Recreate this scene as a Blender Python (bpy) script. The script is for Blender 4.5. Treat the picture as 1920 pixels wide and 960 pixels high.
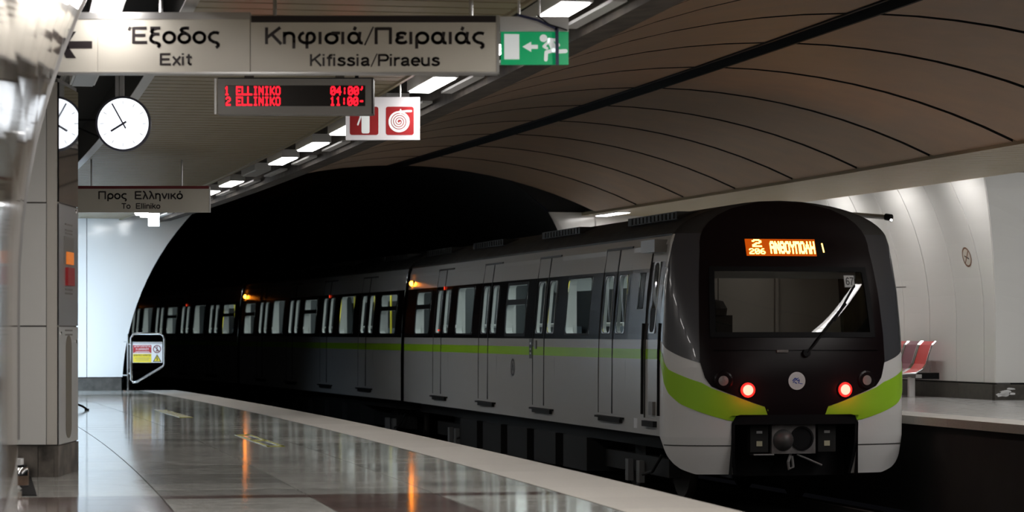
import bpy, math, random
from mathutils import Vector, Matrix
random.seed(7)
S = bpy.context.scene
COL = S.collection
for o in list(bpy.data.objects): bpy.data.objects.remove(o)

# ------------------------------------------------------------------ camera, world, exposure
cd = bpy.data.cameras.new('camera'); cam = bpy.data.objects.new('camera', cd); COL.objects.link(cam)
cam.location = (0, 0, 1.0); cam.rotation_euler = (math.pi/2, 0, 0)
cd.sensor_width = 36; cd.lens = 4900/1920*36; cd.shift_x = 0; cd.shift_y = 145/1920
cd.clip_start = .05; cd.clip_end = 400
cd.dof.use_dof = True; cd.dof.focus_distance = 26; cd.dof.aperture_fstop = 4.0
S.camera = cam
wd = bpy.data.worlds.new('world'); S.world = wd; wd.use_nodes = True
wd.node_tree.nodes['Background'].inputs[0].default_value = (.02, .02, .025, 1)
wd.node_tree.nodes['Background'].inputs[1].default_value = .1
S.view_settings.view_transform = 'Standard'; S.view_settings.look = 'None'
S.view_settings.gamma = 1; S.view_settings.use_curve_mapping = False
S.view_settings.exposure = 0.0
LAMP_W = 13.0          # watts per platform lamp
WALL_W = 16.0         # watts per wall washer lamp
CAR_W = 32.0           # watts per car interior lamp

# ------------------------------------------------------------------ materials
MATS = {}
def mat(name, col, rough=.5, metal=0., emit=None, es=1., noise=0., nscale=8., bump=0., bscale=40., rnd=0., coat=0., stretch=None, spec=.5):
    if name in MATS: return MATS[name]
    m = bpy.data.materials.new(name); m.use_nodes = True; MATS[name] = m
    nt = m.node_tree; b = nt.nodes['Principled BSDF']
    b.inputs['Base Color'].default_value = (*col, 1); b.inputs['Roughness'].default_value = rough
    b.inputs['Metallic'].default_value = metal; b.inputs['Coat Weight'].default_value = coat
    b.inputs['Specular IOR Level'].default_value = spec
    if emit:
        b.inputs['Emission Color'].default_value = (*emit, 1); b.inputs['Emission Strength'].default_value = es
    N = nt.nodes.new; L = nt.links.new
    if noise or bump or rnd:
        tc = N('ShaderNodeTexCoord'); mp = N('ShaderNodeMapping'); L(tc.outputs['Object'], mp.inputs['Vector'])
        if stretch: mp.inputs['Scale'].default_value = stretch
        val = None
        if noise:
            n = N('ShaderNodeTexNoise'); n.inputs['Scale'].default_value = nscale; n.inputs['Detail'].default_value = 6
            L(mp.outputs[0], n.inputs['Vector'])
            r = N('ShaderNodeMapRange'); r.inputs['From Min'].default_value = .3; r.inputs['From Max'].default_value = .7
            r.inputs['To Min'].default_value = 1-noise; r.inputs['To Max'].default_value = 1+noise
            L(n.outputs['Fac'], r.inputs['Value']); val = r.outputs[0]
            rr = N('ShaderNodeMapRange'); rr.inputs['To Min'].default_value = rough*.75; rr.inputs['To Max'].default_value = rough*1.25
            L(n.outputs['Fac'], rr.inputs['Value']); L(rr.outputs[0], b.inputs['Roughness'])
        if rnd:
            oi = N('ShaderNodeObjectInfo'); r2 = N('ShaderNodeMapRange')
            r2.inputs['To Min'].default_value = 1-rnd; r2.inputs['To Max'].default_value = 1+rnd
            L(oi.outputs['Random'], r2.inputs['Value'])
            if val is None: val = r2.outputs[0]
            else:
                mm = N('ShaderNodeMath'); mm.operation = 'MULTIPLY'; L(val, mm.inputs[0]); L(r2.outputs[0], mm.inputs[1]); val = mm.outputs[0]
        if val is not None:
            vm = N('ShaderNodeVectorMath'); vm.operation = 'SCALE'; vm.inputs[0].default_value = col
            L(val, vm.inputs['Scale']); L(vm.outputs[0], b.inputs['Base Color'])
        if bump:
            n2 = N('ShaderNodeTexNoise'); n2.inputs['Scale'].default_value = bscale; n2.inputs['Detail'].default_value = 4
            L(mp.outputs[0], n2.inputs['Vector'])
            bp = N('ShaderNodeBump'); bp.inputs['Strength'].default_value = bump; bp.inputs['Distance'].default_value = .01
            L(n2.outputs['Fac'], bp.inputs['Height']); L(bp.outputs[0], b.inputs['Normal'])
    return m
def glass(name, tint, ior=1.5, rough=.0):
    m = bpy.data.materials.new(name); m.use_nodes = True; MATS[name] = m
    nt = m.node_tree; nt.nodes.remove(nt.nodes['Principled BSDF']); N = nt.nodes.new; L = nt.links.new
    t = N('ShaderNodeBsdfTransparent'); t.inputs[0].default_value = (*tint, 1)
    g = N('ShaderNodeBsdfGlossy'); g.inputs['Roughness'].default_value = rough
    f = N('ShaderNodeFresnel'); f.inputs['IOR'].default_value = ior
    x = N('ShaderNodeMixShader'); L(f.outputs[0], x.inputs[0]); L(t.outputs[0], x.inputs[1]); L(g.outputs[0], x.inputs[2])
    L(x.outputs[0], nt.nodes['Material Output'].inputs[0]); return m

M_TILE = mat('grey_granite', (.47, .47, .44), .085, noise=.22, nscale=7, rnd=.28, bump=.010, bscale=4)
M_TILE_D = mat('brown_granite', (.15, .105, .095), .09, noise=.16, nscale=16, rnd=.12, bump=.012, bscale=5)
M_EDGE = mat('edge_granite', (.44, .42, .385), .5, noise=.12, nscale=60, rnd=.05, bump=.12, bscale=180)
M_GROUT = mat('grout', (.10, .10, .095), .8)
M_ENAMEL = mat('white_enamel', (.80, .795, .77), .13, coat=.2)
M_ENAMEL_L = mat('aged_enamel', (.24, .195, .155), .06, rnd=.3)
M_STONE = mat('dark_stone', (.062, .056, .047), .55, noise=.35, nscale=9, bump=.1, bscale=30)
M_VAULT = mat('vault_panel', (.49, .335, .225), .55, noise=.10, nscale=2.2, rnd=.07)
M_SLAT = mat('slat_metal', (.31, .26, .16), .42, metal=.3, noise=.05, nscale=6)
M_DARK = mat('dark_void', (.012, .012, .012), .9)
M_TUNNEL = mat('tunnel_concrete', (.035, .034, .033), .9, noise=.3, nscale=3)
M_CONC = mat('stained_concrete', (.095, .080, .068), .8, noise=.5, nscale=5, bump=.2, bscale=25)
M_BALLAST = mat('track_ballast', (.030, .028, .026), .95, noise=.4, nscale=30, bump=.6, bscale=30)
M_RAIL = mat('rail_steel', (.10, .09, .085), .45, metal=.8)
M_SIGN = mat('sign_cream', (.57, .545, .485), .38, noise=.02, nscale=5)
M_BLACKP = mat('sign_black', (.018, .013, .015), .4)
M_MAROON = mat('sign_maroon', (.16, .022, .028), .4)
M_ALU = mat('aluminium', (.52, .52, .52), .35, metal=.85)
M_STEEL = mat('brushed_steel', (.60, .61, .63), .035, metal=.95)
M_WHITE = mat('white_paint', (.75, .75, .75), .4)
M_GREY = mat('grey_paint', (.19, .18, .17), .5)
M_BLACK = mat('black_rubber', (.008, .008, .009), .6, spec=.15)
M_GREEN = mat('exit_green', (.0, .36, .13), .35, emit=(0, .36, .13), es=.35)
M_EXITW = mat('exit_white', (.8, .83, .82), .35, emit=(.8, .85, .85), es=.35)
M_RED = mat('sign_red', (.42, .025, .03), .35)
M_REDSEAT = mat('seat_red', (.60, .022, .02), .32)
M_PLUM = mat('seat_plum', (.20, .045, .075), .32)
M_YEL = mat('faded_yellow', (.42, .42, .07), .25, noise=.2, nscale=14)
M_YSIGN = mat('sign_yellow', (.75, .60, .04), .4)
M_LAMP = mat('lamp_diffuser', (.9, .9, .9), .5, emit=(1, .96, .93), es=14)
M_LAMPOFF = mat('unlit_diffuser', (.50, .52, .53), .4)
M_CLOCK = mat('clock_face', (.9, .92, .95), .5, emit=(.90, .95, 1), es=1.6)
M_LEDR = mat('led_red', (.3, 0, 0), .5, emit=(1, .010, .028), es=1.9)
M_LEDO = mat('led_orange', (.4, .2, 0), .5, emit=(1, .52, .09), es=8)
M_LEDP = mat('led_panel_glow', (.05, .01, 0), .4, emit=(1, .13, .0), es=.5)  # panel emission stands in for the bloom around the orange letters
M_TAIL = mat('tail_lamp', (.5, .05, .05), .3, emit=(1, .012, .008), es=2.2)
M_TAILC = mat('tail_lamp_core', (.5, .1, .1), .3, emit=(1, .13, .09), es=6)
M_AMBER = mat('amber_lamp', (.5, .2, .02), .3, emit=(1, .26, .015), es=30)
M_REDGLOW = mat('red_indicator_glow', (.4, .02, .02), .3, emit=(1, .06, .02), es=1.0)
M_ORBTN = mat('orange_button', (.7, .2, .03), .4, emit=(1, .25, .03), es=.35)
M_BODY = mat('train_silver', (.64, .635, .615), .25, metal=.1, coat=.2)
M_BODYW = mat('train_white', (.80, .80, .79), .26, coat=.3)
M_BAND = mat('train_window_band', (.005, .005, .006), .2, spec=.3)
M_CHEEK = mat('train_anthracite', (.075, .078, .088), .24, coat=.4)
M_MASK = mat('train_black_mask', (.008, .004, .005), .3, coat=0, spec=.22)
M_LIME = mat('train_lime', (.38, .70, .03), .32)
M_ROOF = mat('train_roof', (.030, .029, .027), .6, noise=.2, nscale=3)
M_UNDER = mat('underframe', (.007, .007, .007), .8)
M_AXLE = mat('axle_box_grey', (.17, .17, .17), .6)
M_LINING = mat('car_lining', (.42, .45, .45), .5)
M_PILLAR = mat('window_pillar_white', (.85, .87, .86), .4)
M_CARFLOOR = mat('car_floor', (.15, .16, .18), .5)
M_SEATB = mat('car_seat', (.07, .09, .11), .6)
M_POLEY = mat('yellow_pole', (.75, .66, .05), .4)
M_CARLAMP = mat('car_lamp', (.9, .9, .9), .5, emit=(.93, 1, .98), es=3.2)
M_CABWALL = mat('cab_wall', (.50, .47, .43), .6)
M_GLASS = glass('window_glass', (.80, .84, .83))
M_WSCREEN = glass('windscreen_glass', (.74, .74, .72))
M_BLUE = mat('ink_blue', (.05, .10, .42), .5)
M_NAVY = mat('navy_strap', (.018, .022, .085), .5)
M_CHROME = mat('chrome', (.72, .72, .73), .12, metal=1)
M_DIRT = mat('rust_dirt', (.12, .075, .05), .7, noise=.4, nscale=20)

# ------------------------------------------------------------------ mesh helpers
class MB:
    def __init__(s): s.v = []; s.f = []; s.m = []
    def vs(s, pts):
        i = len(s.v); s.v += [tuple(p) for p in pts]; return i
    def face(s, pts, m=0):
        i = s.vs(pts); s.f.append(tuple(range(i, i+len(pts)))); s.m.append(m); return s
    def box(s, lo, hi, m=0, M=None):
        x0, y0, z0 = lo; x1, y1, z1 = hi
        p = [Vector(q) for q in ((x0,y0,z0),(x1,y0,z0),(x1,y1,z0),(x0,y1,z0),(x0,y0,z1),(x1,y0,z1),(x1,y1,z1),(x0,y1,z1))]
        if M: p = [M @ q for q in p]
        i = s.vs(p)
        for q in ((0,3,2,1),(4,5,6,7),(0,1,5,4),(1,2,6,5),(2,3,7,6),(3,0,4,7)):
            s.f.append(tuple(i+k for k in q)); s.m.append(m)
        return s
    def hexa(s, b, t, m=0):       # b,t: 4 points each (ccw from above)
        i = s.vs(list(b)+list(t))
        for q in ((0,3,2,1),(4,5,6,7),(0,1,5,4),(1,2,6,5),(2,3,7,6),(3,0,4,7)):
            s.f.append(tuple(i+k for k in q)); s.m.append(m)
        return s
    def prism(s, poly, d, m=0):   # planar polygon extruded by vector d
        d = Vector(d); a = [Vector(p) for p in poly]; b = [p+d for p in a]; n = len(a)
        i = s.vs(a+b)
        s.f.append(tuple(range(i, i+n))); s.f.append(tuple(range(i+2*n-1, i+n-1, -1))); s.m += [m, m]
        for k in range(n):
            j = (k+1) % n; s.f.append((i+j, i+k, i+n+k, i+n+j)); s.m.append(m)
        return s
    def tube(s, path, r, n=8, m=0, closed=False, cap=True):
        P = [Vector(p) for p in path]; K = len(P); rings = []
        up = None
        for k in range(K):
            if closed: t = (P[(k+1) % K]-P[k-1])
            else: t = P[min(k+1, K-1)]-P[max(k-1, 0)]
            t.normalize()
            if up is None or abs(up.dot(t)) > .98:
                up = Vector((0, 0, 1)) if abs(t.z) < .9 else Vector((1, 0, 0))
            a = t.cross(up).normalized(); b = a.cross(t).normalized(); up = b
            rr = r[k] if isinstance(r, (list, tuple)) else r
            rings.append(s.vs([P[k]+(a*math.cos(2*math.pi*q/n)+b*math.sin(2*math.pi*q/n))*rr for q in range(n)]))
        for k in range(K if closed else K-1):
            i, j = rings[k], rings[(k+1) % K]
            for q in range(n):
                w = (q+1) % n; s.f.append((i+q, i+w, j+w, j+q)); s.m.append(m)
        if cap and not closed:
            s.f.append(tuple(rings[0]+q for q in range(n))[::-1]); s.f.append(tuple(rings[-1]+q for q in range(n))); s.m += [m, m]
        return s
    def lathe(s, o, ax, prof, n=20, m=0, ref=None):   # prof: (r, dist along axis)
        o = Vector(o); ax = Vector(ax).normalized(); a = (Vector((0,0,1)) if abs(ax.z) < .9 else Vector((1,0,0))).cross(ax).normalized(); b = ax.cross(a)
        rings = []
        for r, h in prof:
            rings.append(s.vs([o+ax*h+(a*math.cos(2*math.pi*q/n)+b*math.sin(2*math.pi*q/n))*max(r, 1e-4) for q in range(n)]))
        for k in range(len(prof)-1):
            i, j = rings[k], rings[k+1]
            for q in range(n):
                w = (q+1) % n; s.f.append((i+q, i+w, j+w, j+q)); s.m.append(m)
        s.f.append(tuple(rings[0]+q for q in range(n))[::-1]); s.f.append(tuple(rings[-1]+q for q in range(n))); s.m += [m, m]
        return s
    def build(s, name, mats, parent=None, smooth=False, loc=None):
        me = bpy.data.meshes.new(name); me.from_pydata(s.v, [], s.f)
        if not isinstance(mats, (list, tuple)): mats = [mats]
        for q in mats: me.materials.append(q)
        for p, k in zip(me.polygons, s.m): p.material_index = min(k, len(mats)-1)
        if smooth:
            for p in me.polygons: p.use_smooth = True
            try: me.set_sharp_from_angle(angle=math.radians(40))
            except Exception: pass
        me.update()
        o = bpy.data.objects.new(name, me); COL.objects.link(o)
        if parent: o.parent = parent
        if loc: o.location = loc
        return o
def tag(o, label, cat, group=None, kind=None):
    o['label'] = label; o['category'] = cat
    if group: o['group'] = group
    if kind: o['kind'] = kind
    return o
def thing(name, label, cat, loc=(0,0,0), rz=0, group=None, kind=None):
    o = bpy.data.objects.new(name, None); COL.objects.link(o); o.location = loc; o.rotation_euler = (0, 0, rz)
    o.empty_display_size = .2
    return tag(o, label, cat, group, kind)
def copy_tree(o, parent=None):
    c = o.copy(); COL.objects.link(c)
    if parent: c.parent = parent
    for ch in list(o.children): copy_tree(ch, c)
    return c
def text_mesh(body, size, bold=.0, align='CENTER', sx=1., spacing=1.):
    cu = bpy.data.curves.new('txt', 'FONT'); cu.body = body; cu.size = size; cu.align_x = align; cu.resolution_u = 4
    cu.space_character = spacing
    ob = bpy.data.objects.new('txt', cu); COL.objects.link(ob)
    bpy.context.view_layer.update(); dg = bpy.context.evaluated_depsgraph_get()
    me = ob.evaluated_get(dg).to_mesh()
    V = [(v.co.x*sx, v.co.y) for v in me.vertices]; F = [tuple(p.vertices) for p in me.polygons]
    bpy.data.objects.remove(ob); bpy.data.curves.remove(cu)
    out = []; e = bold*size
    for k, (dx, dy) in enumerate(((0,0),(e,0),(-e,0),(0,e),(0,-e),(e*.7,e*.7),(-e*.7,e*.7),(e*.7,-e*.7),(-e*.7,-e*.7)) if bold else ((0,0),)):
        out.append(([(x+dx, y+dy) for x, y in V], F, k*.00008))
    return out
def add_text(mb, tm, fn, m=0):     # fn(x, y, dz) -> 3D
    for V, F, dz in tm:
        i = mb.vs([fn(x, y, dz) for x, y in V])
        for f in F: mb.f.append(tuple(i+k for k in f)); mb.m.append(m)
def stroke(mb, pts, w, fn, m=0, caps=True):
    """flat thick polyline on a plane"""
    for (x0, y0), (x1, y1) in zip(pts, pts[1:]):
        d = math.hypot(x1-x0, y1-y0) or 1; nx, ny = -(y1-y0)/d*w/2, (x1-x0)/d*w/2
        mb.face([fn(x0-nx, y0-ny, 0), fn(x1-nx, y1-ny, 0), fn(x1+nx, y1+ny, 0), fn(x0+nx, y0+ny, 0)], m)
    if caps:
        for k, (x, y) in enumerate(pts): disc(mb, x, y, w/2, fn, m, 10, .0002+.0001*(k % 2))
def disc(mb, x, y, r, fn, m=0, n=20, dz=0, ry=None):
    mb.face([fn(x+r*math.cos(2*math.pi*k/n), y+(ry or r)*math.sin(2*math.pi*k/n), dz) for k in range(n)], m)
def ring(mb, x, y, r0, r1, fn, m=0, n=28, dz=0):
    for k in range(n):
        a, b = 2*math.pi*k/n, 2*math.pi*(k+1)/n
        mb.face([fn(x+r0*math.cos(a), y+r0*math.sin(a), dz), fn(x+r1*math.cos(a), y+r1*math.sin(a), dz), fn(x+r1*math.cos(b), y+r1*math.sin(b), dz), fn(x+r0*math.cos(b), y+r0*math.sin(b), dz)], m)
def interp(x, tab):
    if x <= tab[0][0]: return tab[0][1]
    for (a, b), (c, d) in zip(tab, tab[1:]):
        if x <= c: return b+(d-b)*(x-a)/(c-a)
    return tab[-1][1]
def area(name, parent, loc, rot, sx, sy, watts, col=(1, .95, .9), spread=180):
    l = bpy.data.lights.new(name, 'AREA'); l.shape = 'RECTANGLE'; l.size = sx; l.size_y = sy; l.energy = watts; l.color = col
    l.spread = math.radians(spread)
    o = bpy.data.objects.new(name, l); COL.objects.link(o); o.parent = parent; o.location = loc; o.rotation_euler = rot
    return o

# ------------------------------------------------------------------ the curved station frame: s along the platform, t across (+ towards the tracks)
def E(s): return -1.476-.2235*(s-28)-.0014*(s-28)**2
def dE(s): return -.2235-.0028*(s-28)
def Wp(s, t, z):
    e = dE(s); n = math.hypot(1, e)
    return Vector((E(s)+t/n, s-e*t/n, z))
def ang(s): return math.atan2(1, dE(s))          # heading of the track direction
def sweep(mb, prof, ss, m=0, closed=True, cap=True):
    n = len(prof); rows = [mb.vs([Wp(s, t, z) for t, z in prof]) for s in ss]
    for i, j in zip(rows, rows[1:]):
        for k in range(n if closed else n-1):
            w = (k+1) % n; mb.f.append((i+k, i+w, j+w, j+k)); mb.m.append(m)
    if closed and cap:
        mb.f.append(tuple(rows[0]+k for k in range(n))[::-1]); mb.f.append(tuple(rows[-1]+k for k in range(n))); mb.m += [m, m]
    return mb
def rng(a, b, d):
    n = max(1, round((b-a)/d)); return [a+(b-a)*k/n for k in range(n+1)]
def rect(t0, t1, z0, z1): return [(t0, z0), (t1, z0), (t1, z1), (t0, z1)]
def prof_off(z, R=4.2, z0=1.2):                    # inward lean of the enamel tunnel walls
    return 0 if z <= z0 else R-math.sqrt(max(R*R-(z-z0)**2, 0))

S_END = 46.0
T_WALL_L, T_EDGE_R, T_WALL_R = -3.96, 6.95, 11.0
Z_CEIL, Z_CEIL_R = 3.0, 3.17

# ================================================================== SETTING
def structure(name, label, cat): return thing(name, label, cat, kind='structure')
# ---- left platform floor
fl = MB(); sweep(fl, rect(-6.4, -.02, -1.2, -.012), rng(-2, S_END, 1)); floor = fl.build('floor', M_GROUT)
tag(floor, 'polished grey granite floor of the near platform', 'floor', kind='structure')
def tile(s0, s1, t0, t1, m, parent, name, g=.004, z=0, th=.03):
    a = random.uniform(-.0005, .0005); b = random.uniform(-.0005, .0005)
    cs = ((s0+g, t0+g, a), (s0+g, t1-g, b), (s1-g, t1-g, -a), (s1-g, t0+g, -b))
    top = [Wp(s, t, z+q) for s, t, q in cs]; bot = [Wp(s, t, z-th) for s, t, q in cs]
    return MB().hexa(bot, top).build(name, m, parent)
tcols = [-4.0, -3.1, -2.2, -1.4, -.62]
srow = [13.2, 13.75, 14.3, 14.85, 15.35, 15.85, 16.35, 16.65]
while srow[-1] < S_END-.9: srow.append(srow[-1]+.62)
srow.append(S_END); nt = 0
for s, s1 in zip(srow, srow[1:]):
    for c in range(4):
        brown = 16.3 < s < 16.6 or (14.8 < s < 16.3 and c in (0, 2))
        if nt < 300: tile(s, s1, tcols[c], tcols[c+1], M_TILE_D if brown else M_TILE, floor, 'tile'); nt += 1
mb = MB()
for s in rng(-2, 13.2, .6)[:-1]:
    for c in range(4): 
        mb.hexa([Wp(s+.004, tcols[c]+.004, -.03), Wp(s+.004, tcols[c+1]-.004, -.03), Wp(s+.596, tcols[c+1]-.004, -.03), Wp(s+.596, tcols[c]+.004, -.03)],
                [Wp(s+.004, tcols[c]+.004, 0), Wp(s+.004, tcols[c+1]-.004, 0), Wp(s+.596, tcols[c+1]-.004, 0), Wp(s+.596, tcols[c]+.004, 0)])
for s in rng(15.5, 20, .6)[:-1]:
    for t in (-6.4, -5.6, -4.8):
        mb.hexa([Wp(s+.004, t+.004, -.03), Wp(s+.004, t+.796, -.03), Wp(s+.596, t+.796, -.03), Wp(s+.596, t+.004, -.03)],
                [Wp(s+.004, t+.004, 0), Wp(s+.004, t+.796, 0), Wp(s+.596, t+.796, 0), Wp(s+.596, t+.004, 0)])
o = mb.build('tile_field', M_TILE, floor); o['kind'] = 'stuff'
for a, b in zip(rng(0, S_END, 1.0), rng(0, S_END, 1.0)[1:]):
    tile(a, b, -.62, .03, M_EDGE, floor, 'edge_stone', g=.002, z=.002, th=.09)
# painted yellow marks on the near floor
def yellow_mark(s0, s1, t0, t1, label, ladder):
    o = thing('floor_marking', label, 'floor marking', Wp((s0+s1)/2, (t0+t1)/2, 0), group='faded yellow marks on the platform floor')
    L = o.location.copy(); mb = MB()
    def q(a, b, c, d): 
        p = [Wp(a, c, .0045)-L, Wp(a, d, .0045)-L, Wp(b, d, .0045)-L, Wp(b, c, .0045)-L]
        mb.hexa([x-Vector((0,0,.004)) for x in p], p)
    w = .035
    if ladder:
        q(s0, s1, t0, t0+w); q(s0, s1, t1-w, t1); q(s0, s0+.12, t0, t1); q(s1-.12, s1, t0, t1); q((s0+s1)/2-.06, (s0+s1)/2+.06, t0, t1)
    else: q(s0, s1, t0, t1)
    mb.build('paint_stripe', M_YEL, o)
yellow_mark(23.4, 26.1, -1.72, -1.56, 'faded yellow outlined box painted on the floor, nearer to camera', True)
yellow_mark(31.4, 34.4, -1.74, -1.58, 'faded yellow stripe painted on the floor towards the tunnel end', False)

# ---- track bed, rails, right platform
mb = MB(); sweep(mb, rect(-.05, T_EDGE_R+.05, -1.6, -1.22), rng(2, 110, 2))
bed = mb.build('track_bed', M_BALLAST); tag(bed, 'dark track bed between the two platforms', 'track bed', kind='structure')
for nm, t, lb in (('near track, platform side', .78, ''), ('near track, middle side', 2.22, ''), ('far track under the train, near side', 4.63, ''), ('far track under the train, platform side', 6.07, '')):
    mb = MB(); sweep(mb, [(t-.06, -1.22), (t+.06, -1.22), (t+.03, -1.19), (t+.03, -1.08), (t-.03, -1.08), (t-.03, -1.19)], rng(4, 100, 1.5))
    tag(mb.build('rail', M_RAIL), 'dark steel running rail of the '+nm, 'rail')
mb = MB(); sweep(mb, rect(T_EDGE_R+.65, 14.5, -1.2, 0), rng(5, S_END, 1)); 
M_FLOORR = mat('pale_granite', (.52, .52, .51), .16, noise=.10, nscale=9, stretch=(.6, 2.5, 1))
fr = mb.build('floor', M_FLOORR); tag(fr, 'pale polished floor of the far platform behind the train', 'floor', kind='structure')
for a, b in zip(rng(5, S_END, 1.0), rng(5, S_END, 1.0)[1:]):
    tile(a, b, T_EDGE_R, T_EDGE_R+.65, M_EDGE, fr, 'edge_stone', g=.002, z=.002, th=.10)
mb = MB(); sweep(mb, rect(T_EDGE_R+.25, T_EDGE_R+.66, -1.2, -.09), rng(5, S_END, 2)); mb.build('platform_face', M_TUNNEL, fr)
for k, s in enumerate(rng(26, 44, 1.2)):
    pass

# ---- enamel walls
def wall_panel(mb, s0, s1, T, side, z0, z1, g=.006, n=12, th=.02, shear=0.):
    zs = [z0+(z1-z0)*k/n for k in range(n+1)]
    for za, zb in zip(zs, zs[1:]):
        oa, ob = prof_off(za), prof_off(zb)
        ta, tb = T-side*oa, T-side*ob; ua, ub = ta+side*th, tb+side*th
        sa, sb = s0+g-shear*oa, s0+g-shear*ob
        f = [Wp(sa, ta, za), Wp(s1-g, ta, za), Wp(s1-g, tb, zb), Wp(sb, tb, zb)]
        k = [Wp(sa, ua, za), Wp(s1-g, ua, za), Wp(s1-g, ub, zb), Wp(sb, ub, zb)]
        mb.face(f if side > 0 else f[::-1])
        mb.face([f[0], f[3], k[3], k[0]]); mb.face([f[1], k[1], k[2], f[2]])
def backing(T, side, ss, z0, z1, name, label):
    mb = MB()
    pr = [(T-side*prof_off(z)+side*.03, z) for z in rngz(z0, z1)] + [(T-side*prof_off(z)+side*.25, z) for z in rngz(z0, z1)[::-1]]
    sweep(mb, pr, ss); o = mb.build(name, M_DARK if name == 'wall_left' else M_GROUT); tag(o, label, 'wall', kind='structure'); return o
def rngz(a, b, n=12): return [a+(b-a)*k/n for k in range(n+1)]
wr = backing(T_WALL_R, 1, rng(36.43, S_END, 1), 0, 3.45, 'wall_right', 'white curved enamel wall behind the far platform')
js = [36.43, 36.80]+[37.77+.97*k for k in range(9)]; js[-1] = S_END
for a, b in zip(js, js[1:]):
    mb = MB(); wall_panel(mb, a, b, T_WALL_R, 1, .26, 3.43, g=.011, shear=1.44 if a < 36.5 else 0); mb.build('wall_panel', M_ENAMEL, wr, smooth=True)
for a, b in zip(rng(36.43, S_END, 1.2), rng(36.43, S_END, 1.2)[1:]):
    mb = MB(); sweep(mb, rect(T_WALL_R-.04, T_WALL_R+.02, 0.0, .235), [a+.004, b-.004]); mb.build('skirting_stone', M_STONE, wr)
# jamb wall facing the camera at the passage on the right
def cross_wall(name, label, s, joints, edge, z0, z1, side, m, backm=M_GROUT):
    """wall across the station at s made of panels; edge(z) gives the t of its track-side edge"""
    root = structure(name, label, 'wall')
    zs = rngz(z0, z1, 14)
    J = joints
    sf = s if callable(s) else (lambda z: s)
    for k in range(len(J)-1):
        poly = []
        a, b = J[k], J[k+1]
        if a == 'edge': left = [(edge(z)+.006, z) for z in zs]
        else: left = [(a+.006, z) for z in (zs[0], zs[-1])]
        if b == 'edge': right = [(edge(z)-.006, z) for z in zs]
        else: right = [(b-.006, z) for z in (zs[0], zs[-1])]
        if callable(s): left = [(left[-1][0] if len(left) == 2 else edge(z)+.006, z) for z in zs] if a != 'edge' else left; right = [(b-.006, z) for z in zs]
        mb = MB(); p = [Wp(sf(z), t, z) for t, z in left] + [Wp(sf(z), t, z) for t, z in right[::-1]]
        d = Wp(sf(0)+.04, right[0][0], 0)-Wp(sf(0), right[0][0], 0)
        mb.prism(p, d); mb.build('wall_panel', m, root)
    return root
wj = cross_wall('wall_passage', 'flat white wall panel at the passage mouth, right edge of the photo', lambda z: 36.42-1.44*prof_off(z), ['edge', 12.35, 13.4, 14.5],
                lambda z: T_WALL_R-prof_off(z), .26, 3.35, 1, M_ENAMEL)
mb = MB(); a = Wp(36.38, 10.98, 0); b = Wp(36.38, 14.5, 0); c = Wp(36.44, 14.5, 0); d = Wp(36.44, 10.98, 0)
mb.hexa([a, b, c, d], [q+Vector((0,0,.235)) for q in (a, b, c, d)]); mb.build('skirting_stone', M_STONE, wj)
for k in range(6):   # peeled white paint on the skirting
    mb = MB(); t = 11.14+random.uniform(-.09, .12); z = .07+random.uniform(0, .1); n = 9
    w, h = random.uniform(.05, .12), random.uniform(.015, .045)
    pts = [(t+w*math.cos(2*math.pi*q/n)*random.uniform(.6, 1.1), z+h*math.sin(2*math.pi*q/n)*random.uniform(.5, 1.2)) for q in range(n)]
    mb.prism([Wp(36.377, tt, zz) for tt, zz in pts], Wp(36.38, t, 0)-Wp(36.377, t, 0)); mb.build('paint_flake', M_WHITE, wj)

wl = backing(T_WALL_L, -1, rng(-2, 15.95, 1), 0.0, 3.4, 'wall_left', 'glossy curved enamel wall beside the camera')
j = [15.95-1.1*k for k in range(17)][::-1]
for a, b in zip(j, j[1:]):
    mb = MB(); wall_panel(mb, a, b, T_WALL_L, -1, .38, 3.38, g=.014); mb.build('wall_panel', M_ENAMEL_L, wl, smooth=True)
mb = MB(); sweep(mb, rect(T_WALL_L-.03, T_WALL_L+.0, 0, .37), rng(-2, 15.95, 1)); mb.build('skirting_panel', M_ENAMEL, wl)
mb = MB(); sweep(mb, [(T_WALL_L-prof_off(z)*-1+.012, z) for z in rngz(.38, 3.38)]+[(T_WALL_L-prof_off(z)*-1-.2, z) for z in rngz(.38, 3.38)[::-1]], [15.95, 15.99]); mb.build('edge_trim', M_ALU, wl)
wl2 = backing(T_WALL_L, -1, rng(19.9, S_END, 1), 0.0, 3.4, 'wall_left', 'white curved enamel wall hidden behind the column')
j = rng(19.9, S_END, 1.2)
for a, b in zip(j, j[1:]):
    mb = MB(); wall_panel(mb, a, b, T_WALL_L, -1, .26, 3.38); mb.build('wall_panel', M_ENAMEL, wl2, smooth=True)
mb = MB(); sweep(mb, rect(T_WALL_L-.02, T_WALL_L+.04, 0, .235), rng(19.9, S_END, 1)); mb.build('skirting_stone', M_STONE, wl2)
mb = MB(); sweep(mb, rect(-6.4, -6.3, 0, 3.4), rng(15.5, 20, 1)); o = mb.build('wall_side', M_ENAMEL_L); tag(o, 'wall at the back of the passage beside the column', 'wall', kind='structure')

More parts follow.
